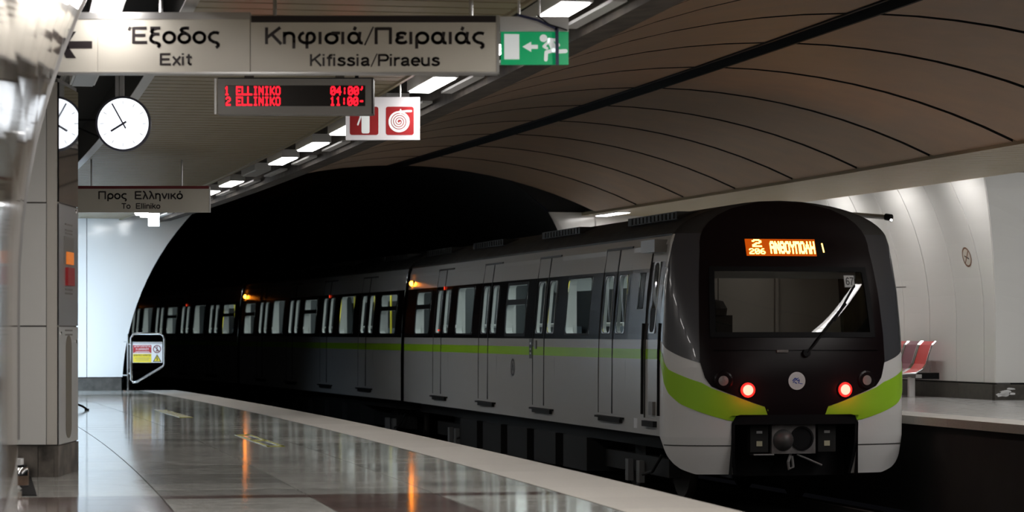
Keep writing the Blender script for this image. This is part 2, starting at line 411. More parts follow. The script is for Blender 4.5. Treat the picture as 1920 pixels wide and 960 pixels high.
# ---- end walls with the round tunnel mouth
TC, TR = 3.65, 4.55
def circ_l(z): return TC-math.sqrt(max(TR*TR-z*z, 0))
def circ_r(z): return TC+math.sqrt(max(TR*TR-z*z, 0))
we = cross_wall('wall_end', 'bluish white end wall left of the tunnel mouth', S_END, [-4.6, -3.9, -2.7, -1.52, 'edge'], circ_l, .235, 3.2, -1, M_ENAMEL)
for a, b in ((-4.6, -3.3), (-3.3, -2.1), (-2.1, -.92)):
    mb = MB(); p = [Wp(S_END-.05, a+.004, 0), Wp(S_END-.05, b-.004, 0), Wp(S_END+.03, b-.004, 0), Wp(S_END+.03, a+.004, 0)]
    mb.hexa(p, [q+Vector((0,0,.22)) for q in p]); mb.build('skirting_stone', M_STONE, we)
we2 = cross_wall('wall_far', 'white end wall of the far platform seen over the train roof', S_END, ['edge', 7.75, 8.9, 10, 11.2], circ_r, 0.0, 3.22, 1, M_ENAMEL)
mb = MB(); pr = []
for k in range(25):
    a = math.radians(-22+224*k/24); pr.append((TC+TR*math.cos(a), TR*math.sin(a)))
sweep(mb, pr[::-1], rng(S_END+.05, 112, 3), closed=False)
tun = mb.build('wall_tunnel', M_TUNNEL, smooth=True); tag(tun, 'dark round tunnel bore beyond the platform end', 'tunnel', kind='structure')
mb = MB()
for k in range(36):     # spandrel above the tunnel mouth
    x0 = -4.6+16*k/36; x1 = -4.6+16*(k+1)/36
    f = lambda x: max(3.2, math.sqrt(max(TR*TR-(x-TC)**2, 0)))
    mb.face([Wp(S_END+.06, x0, f(x0)), Wp(S_END+.06, x1, f(x1)), Wp(S_END+.06, x1, 5.2), Wp(S_END+.06, x0, 5.2)])
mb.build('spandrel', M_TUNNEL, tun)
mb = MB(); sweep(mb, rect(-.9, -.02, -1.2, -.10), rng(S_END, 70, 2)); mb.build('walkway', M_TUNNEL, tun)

# ---- near platform ceiling: cross slats, channels, beam
ceil_l = structure('ceiling', 'slatted beige metal ceiling over the near platform', 'ceiling')
mb = MB(); sweep(mb, rect(-6.4, -.06, 3.30, 3.5), rng(2, S_END, 1)); mb.build('backing_slab', M_DARK, ceil_l)
sl = MB().box((-.98, -.131, 0), (.98, .131, .02)); sl.box((-.98, -.131, .02), (.98, -.124, .06)); sl.box((-.98, .124, .02), (.98, .131, .06))
sm = None
s = 6.0
while s < S_END-.15:
    p = Wp(s, -1.94, Z_CEIL)
    if sm is None: o = sl.build('slat', M_SLAT, ceil_l); sm = o
    else: o = bpy.data.objects.new('slat', sm.data); COL.objects.link(o); o.parent = ceil_l
    o.location = p; o.rotation_euler = (0, 0, ang(s)-math.pi/2); s += .29
mb = MB(); sweep(mb, rect(-2.98, -2.94, 2.945, 3.3), rng(2, S_END, 1)); mb.build('channel_side', M_DARK, ceil_l); mb = MB(); sweep(mb, rect(-3.0, -2.92, 2.935, 2.944), rng(2, S_END, 1)); mb.build('channel_rim', M_ALU, ceil_l)
mb = MB(); sweep(mb, rect(-.96, -.93, 2.98, 3.3), rng(2, S_END, 1)); mb.build('channel_rim', M_SLAT, ceil_l)
mb = MB(); sweep(mb, [(-.32, 2.95), (-.06, 2.98), (-.06, 3.5), (-.32, 3.5)], rng(2, S_END, 1)); bm = mb.build('ceiling_beam', M_CONC)
tag(bm, 'dark stained concrete beam along the platform edge ceiling', 'beam', kind='structure')

# ---- vault over the tracks
vault = structure('ceiling_vault', 'brown panelled vault over the tracks with a black slot', 'ceiling')
def circ3(p, q, r):
    (ax, ay), (bx, by), (cx, cy) = p, q, r
    d = 2*(ax*(by-cy)+bx*(cy-ay)+cx*(ay-by))
    ux = ((ax*ax+ay*ay)*(by-cy)+(bx*bx+by*by)*(cy-ay)+(cx*cx+cy*cy)*(ay-by))/d
    uy = ((ax*ax+ay*ay)*(cx-bx)+(bx*bx+by*by)*(ax-cx)+(cx*cx+cy*cy)*(bx-ax))/d
    return ux, uy, math.hypot(ax-ux, ay-uy)
VX, VY, VR = circ3((-.06, 3.02), (3.78, 3.97), (7.5, 3.20))
def vz(t): return VY+math.sqrt(VR*VR-(t-VX)**2)
T_SLOT = 3.82
def vault_panel(s0, s1, t0, t1):
    n = 9; mb = MB(); g = .058; ts = [t0+(t1-t0)*k/n for k in range(n+1)]
    lo = [mb.vs([Wp(s0+g, t, vz(t)), Wp(s1-g, t, vz(t)), Wp(s1-g, t, vz(t)+.05), Wp(s0+g, t, vz(t)+.05)]) for t in ts]
    for i, k in zip(lo, lo[1:]):
        for a in range(4):
            b = (a+1) % 4; mb.f.append((i+a, k+a, k+b, i+b)); mb.m.append(1 if a in (1, 3) else 0)
    mb.f.append((lo[0], lo[0]+1, lo[0]+2, lo[0]+3)); mb.f.append((lo[-1]+3, lo[-1]+2, lo[-1]+1, lo[-1])); mb.m += [0, 0]
    return mb.build('vault_panel', [M_VAULT, M_DARK], vault, smooth=True)
for k in range(-9, 7):
    s0 = 28.33+2.42*k
    vault_panel(s0, s0+2.42, -.04, T_SLOT-.16); vault_panel(s0, s0+2.42, T_SLOT+.16, 7.50)
mb = MB(); ts = rngz(-.06, 7.55, 14); sweep(mb, [(t, vz(t)+.12) for t in ts]+[(t, vz(t)+.3) for t in ts[::-1]], rng(5, 45.3, 1.2)); mb.build('backing_shell', M_DARK, vault)
mb = MB()
for a, b in ((T_SLOT-.16, T_SLOT-.13), (T_SLOT+.13, T_SLOT+.16)): sweep(mb, rect(a, b, vz(T_SLOT)-.02, vz(T_SLOT)+.12), rng(6, 45.2, 1.2))
mb.build('slot_channel', M_BLACK, vault)
# ---- far platform ceiling
ceil_r = structure('ceiling', 'low beige slatted ceiling over the far platform', 'ceiling')
mb = MB(); s = 6.0
while s < S_END:
    sweep(mb, rect(7.62, 9.72, Z_CEIL_R, Z_CEIL_R+.03), [s, min(s+.27, S_END)]); s += .30
o = mb.build('slat_field', mat('slat_beige', (.43, .345, .20), .4, metal=.2, noise=.08, nscale=6), ceil_r); o['kind'] = 'stuff'
mb = MB(); sweep(mb, rect(7.5, 7.62, Z_CEIL_R-.01, Z_CEIL_R+.05), rng(5, S_END, 1)); mb.build('edge_cornice', mat('cornice_cream', (.48, .40, .26), .5), ceil_r)
mb = MB(); sweep(mb, rect(7.5, 14.5, 3.48, 3.6), rng(5, S_END, 1)); sweep(mb, rect(7.56, 9.72, 3.23, 3.26), rng(5, S_END, 1)); mb.build('backing_slab', M_GROUT, ceil_r)
mb = MB(); sweep(mb, rect(10.95, 14.5, 3.36, 3.40), rng(24, 36.4, 1)); mb.build('soffit_panel', M_SLAT, ceil_r)

# ================================================================== LAMPS
def tube_lamp(s, t, z, label, lit=True, watts=LAMP_W, reflector=True, group='ceiling lamps along the near platform edge', spread=170):
    p = Wp(s, t, z); o = thing('ceiling_lamp', label, 'lamp', p, ang(s)-math.pi/2, group)
    MB().box((-.10, -.64, .012), (.10, .64, .10)).build('housing', M_WHITE, o)
    MB().box((-.082, -.61, .0), (.082, .61, .012)).build('diffuser', M_LAMP if lit else M_LAMPOFF, o)
    if reflector:
        MB().box((.20, -.72, .01), (.29, .72, .03)).build('reflector', M_WHITE, o)
    if lit: area('lamp_light', o, (0, 0, -.012), (0, 0, 0), .16, 1.2, watts, spread=spread)
    return o
ORD = ['first', 'second', 'third', 'fourth', 'fifth', 'sixth', 'seventh', 'eighth', 'ninth', 'tenth', 'eleventh', 'twelfth', 'thirteenth']
for k in range(-7, 11):
    s = 21.12+2.317*k; lit = k != 5
    lb = {-2: 'bright fluorescent ceiling lamp right above the green running man sign', -1: 'fluorescent edge lamp hidden just behind the green exit sign',
          0: 'lit edge lamp just right of and above the hose reel sign', 1: 'lit edge lamp hidden behind the hose reel sign', 2: 'lit edge lamp peeking out left of the fire equipment sign',
          3: 'larger lit edge lamp below left of the fire sign', 4: 'smaller lit edge lamp next beyond, above the dark tunnel', 5: 'unlit edge lamp in the gap of the lit row',
          6: 'lit edge lamp right of the far platform sign', 7: 'last lit edge lamp touching the right end of the far sign'}.get(k)
    if lb is None:
        lb = ('fluorescent edge lamp out of frame, %s back from the green exit sign' % ORD[-3-k]) if k < -2 else 'lit edge lamp concealed by the far sign, %s beyond it' % ORD[k-8]
    tube_lamp(s, -.65, 2.985, lb, lit, watts=LAMP_W*(2.2 if k < -2 else 1.1 if k < 2 else (.8 if k < 5 else .2)))
for k, s in ((2, 11.6), (3, 13.9), (4, 16.45)):
    lb = 'bright ceiling lamp directly above the exit word on the hanging sign' if k == 4 else 'fluorescent lamp over the left wall out of frame, %s before the hanging sign' % ORD[3-k]
    tube_lamp(s, -3.42 if k == 4 else -3.15, 2.99, lb, True, LAMP_W*(1.3 if k == 4 else 1.2), reflector=False, group='ceiling lamps in the left dark channel')
tube_lamp(21.15, -3.4, 2.99, 'unlit grey lamp in the dark ceiling channel left of the clock', False, reflector=False, group='ceiling lamps in the left dark channel')
for k, s in enumerate((38.6, 40.9)):
    tube_lamp(s, -3.4, 2.99, 'ceiling lamp near the end wall hidden behind the far sign, %s one' % ORD[k], True, LAMP_W*.9, reflector=False, group='ceiling lamps in the left dark channel')
for k in range(8):
    s = 27.0+2.33*k
    p = Wp(s, 9.92, 3.36)
    o = thing('wall_washer_lamp', 'hidden trough lamp washing the white far wall, %s from the camera' % ORD[k], 'lamp', p, ang(s)-math.pi/2, 'trough lamps above the far wall')
    MB().box((-.09, -.55, .01), (.09, .55, .09)).build('housing', M_WHITE, o); MB().box((-.06, -.52, 0), (.06, .52, .01)).build('diffuser', M_LAMP, o)
    area('lamp_light', o, (0, 0, -.012), (0, math.radians(-8), 0), .12, 1.0, WALL_W, (1, .97, .95))
for k, s in enumerate((27.30, 25.94, 24.58, 22.3, 19.0, 16.7, 14.4, 12.1, 9.8, 7.5, 45.0)):
    hwid = .17 if k < 3 else .10
    lb = 'small lamp glowing at the far platform edge over the train roof' if k == 10 else 'fluorescent lamp over the far platform edge out of frame, %s towards the camera' % ORD[k]
    p = Wp(s, 7.76, 3.135); o = thing('ceiling_lamp', lb, 'lamp', p, ang(s)-math.pi/2, 'lamps over the far platform edge')
    MB().box((-hwid-.02, -.70, .006), (hwid+.02, .70, .06)).build('housing', M_WHITE, o); MB().box((-hwid, -.695, 0), (hwid, .695, .006)).build('diffuser', M_LAMP, o)
    area('lamp_light', o, (0, 0, -.012), (0, 0, 0), .18, 1.36, LAMP_W*(.9 if k < 10 else .2), (1, .97, .95))
p = Wp(32.6, 12.6, 3.30); o = thing('ceiling_lamp', 'added lamp out of frame, brightening the flat white wall at the passage mouth', 'lamp', p, ang(32.6)-math.pi/2)  # unseen lamp added to brighten the passage wall
MB().box((-.6, -.12, .01), (.6, .12, .06)).build('housing', M_WHITE, o); MB().box((-.57, -.1, 0), (.57, .1, .01)).build('diffuser', M_LAMP, o)
area('lamp_light', o, (0, 0, -.012), (math.radians(30), 0, 0), 1.1, .18, 45, (.95, .98, 1))
# lit box and spot at the end wall
p = Wp(44.0, -.62, 0); o = thing('emergency_light', 'small glowing white box hanging below the far sign', 'lamp', (p.x, p.y, 2.80))
MB().box((-.085, -.06, 0), (.085, .06, .22)).build('light_box', mat('light_box_glow', (.9,.9,.9), .5, emit=(.85, .93, 1), es=5), o); MB().tube([(0, 0, .22), (0, 0, .29)], .012).build('rod', M_GREY, o)
p = Wp(43.0, -.95, 0); o = thing('ceiling_spot', 'oval glowing ceiling lamp left of the small lit box', 'lamp', (p.x, p.y, 2.93))
MB().lathe((0, 0, 0), (0, 0, 1), [(.09, 0), (.11, .03), (.11, .07)], 18).build('diffuser', M_LAMP, o)
area('spot_light', o, (0, 0, -.012), (0, 0, 0), .16, .16, 7.0, (.75, .87, 1))
p = Wp(42.0, -2.7, 0); o = thing('wall_washer_lamp', 'added cool lamp, unseen behind the far sign, brightening the end wall', 'lamp', (p.x, p.y, 2.95), ang(42)-math.pi/2)  # unseen cool lamp added to wash the end wall
MB().box((-.5, -.06, 0), (.5, .06, .05)).build('housing', M_WHITE, o)
area('lamp_light', o, (0, .02, -.012), (math.radians(55), 0, 0), .9, .1, 150.0, (.60, .79, 1), spread=90)

# ================================================================== SIGNS
F = 4900.
def PX(px, py, d): return Vector(((px-960)*d/F, d, 1+(625-py)*d/F))
def sign_fn(d, px0, py0):        # helper: plane facing the camera direction, metres relative to its lower left corner
    return lambda x, y, dz: (x, -.001-dz, y)
# --- main hanging sign
D = 15.5; k = D/F
o = thing('hanging_sign', 'large cream direction sign with Exit and Kifissia/Piraeus lettering', 'sign', PX(105, 135, D))
ox = 105
def mx(px): return (px-ox)*k
def mz(py): return (135-py)*k
for a, b, zt, nm in ((105, 183, 36, 'arrow_panel'), (183.6, 468.6, 36, 'exit_panel'), (470, 933, 29, 'platform_panel')):
    MB().box((mx(a), 0, 0), (mx(b), .11, mz(zt))).build('sign_panel', M_SIGN, o)
MB().box((mx(105), -.004, mz(36)), (mx(469), .114, mz(23))).build('top_rail', M_ALU, o)
MB().box((mx(471), -.003, mz(42)), (mx(930), .02, mz(29.5))).build('black_bar', M_BLACKP, o)
MB().box((mx(931), -.006, -.003), (mx(936), .116, mz(29))).build('end_cap', M_ALU, o)
MB().box((mx(105), -.003, -.01), (mx(933), .113, 0)).build('bottom_rail', M_ALU, o)
def _arc(cx, cy, rx, ry, a0, a1, n=14): return [(cx+rx*math.cos(math.radians(a0+(a1-a0)*k/n)), cy+ry*math.sin(math.radians(a0+(a1-a0)*k/n))) for k in range(n+1)]
_v = lambda x, y0, y1: [(x, y0), (x, y1)]
_o = [_arc(.30, .37, .225, .30, 0, 360, 24)]
_E = [_v(.08, 0, 1), [(.08, .925), (.62, .925)], [(.08, .5), (.57, .5)], [(.08, .075), (.64, .075)]]
_K = [_v(.08, 0, 1), [(.62, 1), (.10, .40)], [(.28, .60), (.66, 0)]]
_a = [_arc(.28, .37, .20, .295, 0, 360, 22), [(.53, .74), (.49, .34), (.53, .10), (.58, .07), (.64, .08)]]
_k = [[(.46, .74), (.10, .32)], [(.22, .46), (.50, 0)]]
GLY = {'E': (.70, _E), 'Ε': (.70, _E), 'Έ': (.84, [[(.02, .78), (.09, 1.0)]]+[[(x+.14, y) for x, y in q] for q in _E]),
 'ξ': (.54, [[(.06, .925), (.48, .925)], [(.34, .925), (.16, .84), (.11, .73), (.16, .62), (.26, .57), (.44, .57)], [(.28, .57), (.13, .49), (.075, .34), (.09, .20), (.18, .10), (.34, .045), (.43, -.02), (.44, -.12), (.37, -.22)]]),
 'ο': (.62, _o), 'o': (.62, _o), 'ό': (.62, _o+[[(.29, .83), (.36, 1.03)]]),
 'δ': (.62, [_arc(.30, .34, .225, .27, 0, 360, 24), [(.50, .92), (.36, .93), (.22, .90), (.165, .82), (.22, .72), (.36, .62), (.46, .52)]]),
 'ς': (.54, [[(.49, .61), (.40, .665), (.27, .67), (.14, .57), (.08, .40), (.12, .23), (.24, .12), (.39, .06), (.46, -.03), (.45, -.14), (.36, -.24)]]),
 'K': (.70, _K), 'Κ': (.70, _K), 'η': (.58, [_v(.08, 0, .74), _arc(.265, .46, .185, .21, 180, 0)+[(.45, .2), (.45, -.26)]]),
 'φ': (.80, [[(.27, .70), (.14, .59), (.08, .40), (.12, .22), (.24, .10), (.385, .07), (.54, .10), (.65, .21), (.69, .40), (.65, .58), (.55, .67), (.44, .64), (.39, .52), (.385, .40), (.385, -.26)]]),
 'ι': (.25, [_v(.10, 0, .74)]), 'σ': (.64, [_arc(.30, .345, .225, .275, 0, 360, 24), [(.30, .665), (.64, .665)]]),
 'α': (.68, _a), 'ά': (.68, _a+[[(.29, .83), (.36, 1.03)]]), '/': (.40, [[(.03, -.06), (.37, 1.04)]]),
 'Π': (.80, [_v(.08, 0, 1), _v(.64, 0, 1), [(.08, .925), (.64, .925)]]),
 'ε': (.54, [[(.46, .58), (.38, .66), (.25, .675), (.13, .61), (.12, .49), (.21, .41), (.36, .40)], [(.24, .40), (.11, .33), (.08, .20), (.15, .10), (.27, .07), (.40, .09), (.49, .18)]]),
 'ρ': (.62, [_arc(.30, .37, .225, .30, 0, 360, 24), [(.08, .40), (.08, -.26)]]), 'λ': (.56, [[(.04, .96), (.14, .95), (.20, .86), (.48, 0)], [(.27, .66), (.06, 0)]]),
 'ν': (.54, [[(.05, .74), (.27, .04)], [(.27, .04), (.49, .74)]]), 'κ': (.54, [_v(.08, 0, .74)]+_k), 'k': (.54, [_v(.08, 0, 1)]+_k),
 'x': (.52, [[(.05, .74), (.47, 0)], [(.47, .74), (.05, 0)]]), 'i': (.24, [_v(.09, 0, .74), _v(.09, .86, 1.0)]), 'l': (.24, [_v(.09, 0, 1)]),
 't': (.38, [[(.18, .94), (.18, .20), (.23, .09), (.35, .07)], [(.03, .68), (.35, .68)]]), 'f': (.36, [[(.17, 0), (.17, .78), (.22, .90), (.36, .93)], [(.03, .68), (.34, .68)]]),
 's': (.54, [[(.44, .54), (.39, .64), (.26, .675), (.14, .63), (.11, .53), (.18, .44), (.33, .37), (.44, .29), (.43, .16), (.33, .08), (.20, .075), (.09, .14), (.065, .22)]]),
 'a': (.58, [[(.09, .51), (.14, .62), (.26, .675), (.38, .65), (.435, .55), (.435, .14), (.52, .04)], [(.435, .40), (.30, .375), (.16, .33), (.09, .22), (.13, .11), (.24, .07), (.36, .13), (.435, .24)]]),
 'P': (.66, [_v(.08, 0, 1), [(.08, .925), (.40, .925)]+_arc(.40, .70, .19, .225, 90, -90)+[(.08, .475)]]), 'r': (.38, [_v(.08, 0, .74), [(.08, .42), (.12, .56), (.22, .65), (.37, .665)]]),
 'e': (.58, [[(.08, .375), (.505, .375)], [(.505, .375)]+_arc(.29, .37, .215, .30, 0, 320, 22)]),
 'u': (.58, [[(.08, .74), (.08, .28)]+_arc(.265, .28, .185, .21, 180, 360), _v(.45, 0, .74)]), 'n': (.57, [_v(.08, 0, .74), _arc(.265, .46, .185, .21, 180, 0)+[(.45, 0)]]),
 'T': (.64, [_v(.31, 0, 1), [(.0, .925), (.62, .925)]]), ' ': (.34, []),
 '6': (.58, [[(.47, .80), (.38, .91), (.27, .92), (.15, .82), (.09, .62), (.08, .40)], _arc(.285, .31, .205, .235, 0, 360, 20)]), '7': (.56, [[(.04, .925), (.52, .925), (.36, .60), (.25, .30), (.21, 0)]])}
def strokes_text(mb, body, cap, width, weight, fn):
    """letters drawn with real flat strokes, centred on x = 0, baseline y = 0, total width given"""
    tot = sum(GLY[c][0] for c in body)-.08; sx = width/tot; x = -tot/2; z = 0
    for ch in body:
        adv, st = GLY[ch]; w = weight*(.5 if ch == '/' else 1)
        for q in st:
            P = [((x+a)*sx, b*cap) for a, b in q]; z += .000012
            stroke(mb, P, w*cap, lambda a, b, dz: fn(a, b, z), caps=False)
            for (a, b) in P[1:-1]: disc(mb, a, b, w*cap/2, lambda a_, b_, dz: fn(a_, b_, z), 0, 10)
        x += adv
def lettering(o, body, cx, base, cap_px, width_px, m=M_BLACKP, weight=.186, kk=None, X=None, Z=None, yoff=-.0015):
    kk = kk or k; X = X or mx; Z = Z or mz; mb = MB()
    strokes_text(mb, body, cap_px*kk, width_px*kk, weight, lambda x, y, dz: (X(cx)+x, yoff-dz, Z(base)+y))
    q = mb.build('lettering', m, o); q['kind'] = 'stuff'; return q
def small_print(o, body, cx, base, size_px, width_px, m, bold, kk, X, Z, yoff):
    tm = text_mesh(body, size_px*kk, bold)
    xs = [v[0] for V, F_, dz in tm for v in V]; w = max(xs)-min(xs); sc = width_px*kk/w; mid = (max(xs)+min(xs))/2
    mb = MB(); add_text(mb, tm, lambda x, y, dz: (X(cx)+(x-mid)*sc, yoff-dz, Z(base)+y)); q = mb.build('lettering', m, o); q['kind'] = 'stuff'; return q
lettering(o, 'Έξοδος', 325, 82, 31.5, 169)
lettering(o, 'Exit', 328.5, 122.5, 22.5, 59)
lettering(o, 'Κηφισιά/Πειραιάς', 701, 83, 31.5, 410)
lettering(o, 'Kifissia/Piraeus', 702, 124, 22.5, 243)
mb = MB(); fn = lambda x, y, dz: (mx(x), -.0015, mz(y))
mb.face([fn(118, 91, 0), fn(173, 91, 0), fn(173, 77, 0), fn(118, 77, 0)]); mb.face([fn(112, 84, 0), fn(124, 109, 0), fn(143, 109, 0), fn(126, 84, 0)]); mb.face([fn(112, 84, 0), fn(126, 84, 0), fn(143, 59, 0), fn(124, 59, 0)])
mb.build('arrow', M_BLACKP, o)
for px in (300, 514, 883): MB().tube([(mx(px), .05, mz(30)), (mx(px), .05, 3.02-o.location.z)], .012).build('hanger_rod', M_ALU, o)
# --- running man sign
D2 = 15.62; k2 = D2/F
o = thing('exit_sign', 'green emergency exit sign with white running man and arrow', 'sign', PX(939, 121, D2))
X2 = lambda px: (px-939)*k2; Z2 = lambda py: (121-py)*k2
MB().box((X2(939), .0, Z2(121)), (X2(1066), .03, Z2(60))).build('green_panel', M_GREEN, o)
MB().box((X2(937), -.03, Z2(59.5)), (X2(1066), .08, Z2(32))).build('housing', M_WHITE, o)
mb = MB(); fn = lambda x, y, dz: (X2(939+(x-100)/5.647+1.2), -.0015-dz, Z2(y/5.647))
mb.face([fn(130, 628, 0), fn(290, 628, 0), fn(288, 362, 0), fn(130, 360, 0)])
mb.build('door_symbol', M_EXITW, o)
mb = MB(); mb.face([fn(322, 495, 0), fn(415, 550, 0), fn(415, 442, 0)]); mb.face([fn(415, 517, 0), fn(485, 517, 0), fn(485, 475, 0), fn(415, 475, 0)]); mb.build('arrow', M_EXITW, o)
mb = MB(); disc(mb, 545, 405, 40, fn)
for pts, w in (([(612, 432), (640, 480), (658, 530)], 62), ([(600, 415), (672, 424), (705, 480)], 30), ([(600, 440), (548, 492), (582, 512)], 28),
               ([(655, 530), (700, 546), (780, 541)], 42), ([(650, 535), (575, 552), (570, 632)], 38)): stroke(mb, pts, w, fn)
mb.build('running_man', M_EXITW, o)
for px in (973, 1011): MB().tube([(X2(px), .04, Z2(32)), (X2(px), .04, 3.02-o.location.z)], .008).build('hanger_rod', M_WHITE, o)
o2 = thing('strap', 'dark navy strap wound across the green exit sign', 'strap', PX(1043, 121, D2-.06))
x3 = lambda px: (px-1043)*k2; z3 = lambda py: (121-py)*k2
def ribbon(pts, w):
    mb = MB()
    for (a, b), (c, d) in zip(pts, pts[1:]):
        L = math.hypot(c-a, d-b); nx, ny = -(d-b)/L*w/2, (c-a)/L*w/2
        mb.prism([(x3(a-nx), 0, z3(b-ny)), (x3(c-nx), 0, z3(d-ny)), (x3(c+nx), 0, z3(d+ny)), (x3(a+nx), 0, z3(b+ny))], (0, .004, 0))
    return mb
ribbon([(970, 28), (1008, 38), (1045, 55)], 5).build('sloping_band', M_NAVY, o2)
ribbon([(1044, 52), (1045, 122)], 6.5).build('hanging_band', M_NAVY, o2)
ribbon([(1007, 29), (1030, 46), (1064, 57)], 2.6).build('cord', M_BLACK, o2)
# --- LED display
GL = {'0':'01110 10001 10011 10101 11001 10001 01110','1':'00100 01100 00100 00100 00100 00100 01110','2':'01110 10001 00001 00110 01000 10000 11111','4':'00010 00110 01010 10010 11111 00010 00010',
 '6':'00110 01000 10000 11110 10001 10001 01110','E':'11111 10000 10000 11110 10000 10000 11111','L':'10000 10000 10000 10000 10000 10000 11111','I':'01110 00100 00100 00100 00100 00100 01110',
 'N':'10001 11001 10101 10101 10011 10001 10001','K':'10001 10010 10100 11000 10100 10010 10001','O':'01110 10001 10001 10001 10001 10001 01110',':':'00000 00100 00100 00000 00100 00100 00000',
 "'":'00100 00100 01000 00000 00000 00000 00000','-':'00000 00000 00000 01110 00000 00000 00000',
 'Α':'01110 10001 10001 11111 10001 10001 10001','Ν':'10001 11001 10101 10101 10011 10001 10001','Θ':'01110 10001 10001 11111 10001 10001 01110','Ο':'01110 10001 10001 10001 10001 10001 01110',
 'Υ':'10001 10001 01010 00100 00100 00100 00100','Π':'11111 10001 10001 10001 10001 10001 10001','Λ':'00100 00100 01010 01010 10001 10001 10001','Η':'10001 10001 10001 11111 10001 10001 10001'}
def dots(mb, text, px, py, pw, ph, fn, r=.7):
    """dot matrix lettering: px,py top left of first dot, pw,ph pitch"""
    for i, ch in enumerate(text):
        if ch == ' ': continue
        for row, bits in enumerate(GL[ch].split()):
            for c, b in enumerate(bits):
                if b == '1':
                    x = px+(i*6+c)*pw; y = py+row*ph; a, bb = pw*r, ph*r
                    mb.face([fn(x-a, y+bb), fn(x+a, y+bb), fn(x+a, y-bb), fn(x-a, y-bb)])
D3 = 17.5; k3 = D3/F
o = thing('led_display', 'grey next train display with red dot letters under the sign', 'display', PX(404, 214, D3))
X3 = lambda px: (px-404)*k3; Z3 = lambda py: (214-py)*k3
mb = MB(); mb.box((X3(408), .02, Z3(214)), (X3(697), .16, Z3(147))); 
mb.box((X3(408), 0, Z3(214)), (X3(697), .02, Z3(199))); mb.box((X3(408), 0, Z3(160)), (X3(697), .02, Z3(147))); mb.box((X3(408), 0, Z3(199)), (X3(422), .02, Z3(160))); mb.box((X3(685), 0, Z3(199)), (X3(697), .02, Z3(160)))
mb.build('casing', M_GREY, o); MB().box((X3(408), -.002, Z3(147.5)), (X3(700), .165, Z3(145.5))).build('top_lid', M_BLACK, o)
MB().box((X3(422), .014, Z3(199)), (X3(685), .019, Z3(160))).build('screen', mat('led_screen', (.006, .004, .004), .3), o)
MB().tube([(X3(404.5), -.012, Z3(214.5)), (X3(404.5), -.012, Z3(147.5))], .0085).build('edge_bar', M_WHITE, o)
MB().box((X3(697), -.002, Z3(213)), (X3(700), .165, Z3(146))).build('end_plate', M_BLACKP, o)
mb = MB(); fn = lambda x, y: (X3(x), .012, Z3(y))
dots(mb, '1', 421.5, 163, 1.75, 2.3, fn); dots(mb, 'ELLINIKO', 443.5, 163, 1.76, 2.3, fn); dots(mb, "04:00'", 620.5, 163, 1.82, 2.3, fn)
dots(mb, '2', 424, 182.5, 1.75, 2.3, fn); dots(mb, 'ELLINIKO', 443.5, 182.5, 1.76, 2.3, fn); dots(mb, "11:00-", 619.5, 182.5, 1.82, 2.3, fn)
mb.build('lettering', M_LEDR, o)['kind'] = 'stuff'
for px in (465, 636): MB().box((X3(px-8.5), .06, Z3(146)), (X3(px+8.5), .10, 3.03-o.location.z)).build('hanger_bracket', M_CONC, o)
MB().box((X3(664), .08, Z3(146)), (X3(671), .09, 3.03-o.location.z)).build('cable_duct', M_BLACK, o)
# --- fire equipment sign
D4 = 21.0; k4 = D4/F
o = thing('fire_sign', 'white hanging sign with red extinguisher and hose reel pictograms', 'sign', PX(648, 262, D4))
X4 = lambda px: (px-648)*k4; Z4 = lambda py: (262-py)*k4
MB().box((0, 0, 0), (X4(787), .06, Z4(182))).build('sign_box', mat('fire_sign_white', (.74, .72, .74), .4, emit=(.8, .78, .82), es=.22), o)
fn = lambda x, y, dz: (X4(440+x/2.909), -.002-dz, Z4(y/2.909))
def rrect(mb, x0, y0, x1, y1, r, fn, dz, m=0):
    pts = []
    for cx, cy, a in ((x1-r, y1-r, 0), (x0+r, y1-r, 90), (x0+r, y0+r, 180), (x1-r, y0+r, 270)):
        for q in range(5): t = math.radians(a+22.5*q); pts.append(fn(cx+r*math.cos(t), cy+r*math.sin(t), dz))
    mb.face(pts[::-1] if fn(0, 1, 0)[2] < fn(0, 0, 0)[2] else pts, m)
mb = MB(); rrect(mb, 628, 582, 784, 736, 12, fn, 0); mb.build('extinguisher_panel', M_RED, o)
mb = MB(); rrect(mb, 825, 582, 977, 736, 12, fn, 0); mb.build('hose_reel_panel', M_RED, o)
fn5 = lambda x, y, dz: fn(x, y, dz+.001)
mb = MB(); sp = []
for q in range(0, 90): a = q/90*4*2*math.pi; rr = 6+50*q/90; sp.append((897+rr*math.cos(a), 664+rr*math.sin(a)))
stroke(mb, sp, 8, fn5, caps=False); ring(mb, 897, 664, 48, 58, fn5); stroke(mb, [(900, 610), (940, 606), (962, 606)], 12, fn5); stroke(mb, [(905, 598), (905, 616)], 8, fn5); mb.build('hose_symbol', M_EXITW, o)
mb = MB(); rrect(mb, 692, 622, 736, 728, 10, fn5, 0); stroke(mb, [(716, 622), (716, 606), (690, 606), (686, 640), (672, 680)], 9, fn5); stroke(mb, [(716, 606), (740, 598)], 7, fn5); mb.build('extinguisher_symbol', M_EXITW, o)
MB().tube([(X4(750), .03, Z4(182)), (X4(750), .03, 3.02-o.location.z)], .008).build('hanger_rod', M_ALU, o); MB().tube([(X4(680), .03, Z4(182)), (X4(680), .03, 3.02-o.location.z)], .008).build('hanger_rod', M_ALU, o)
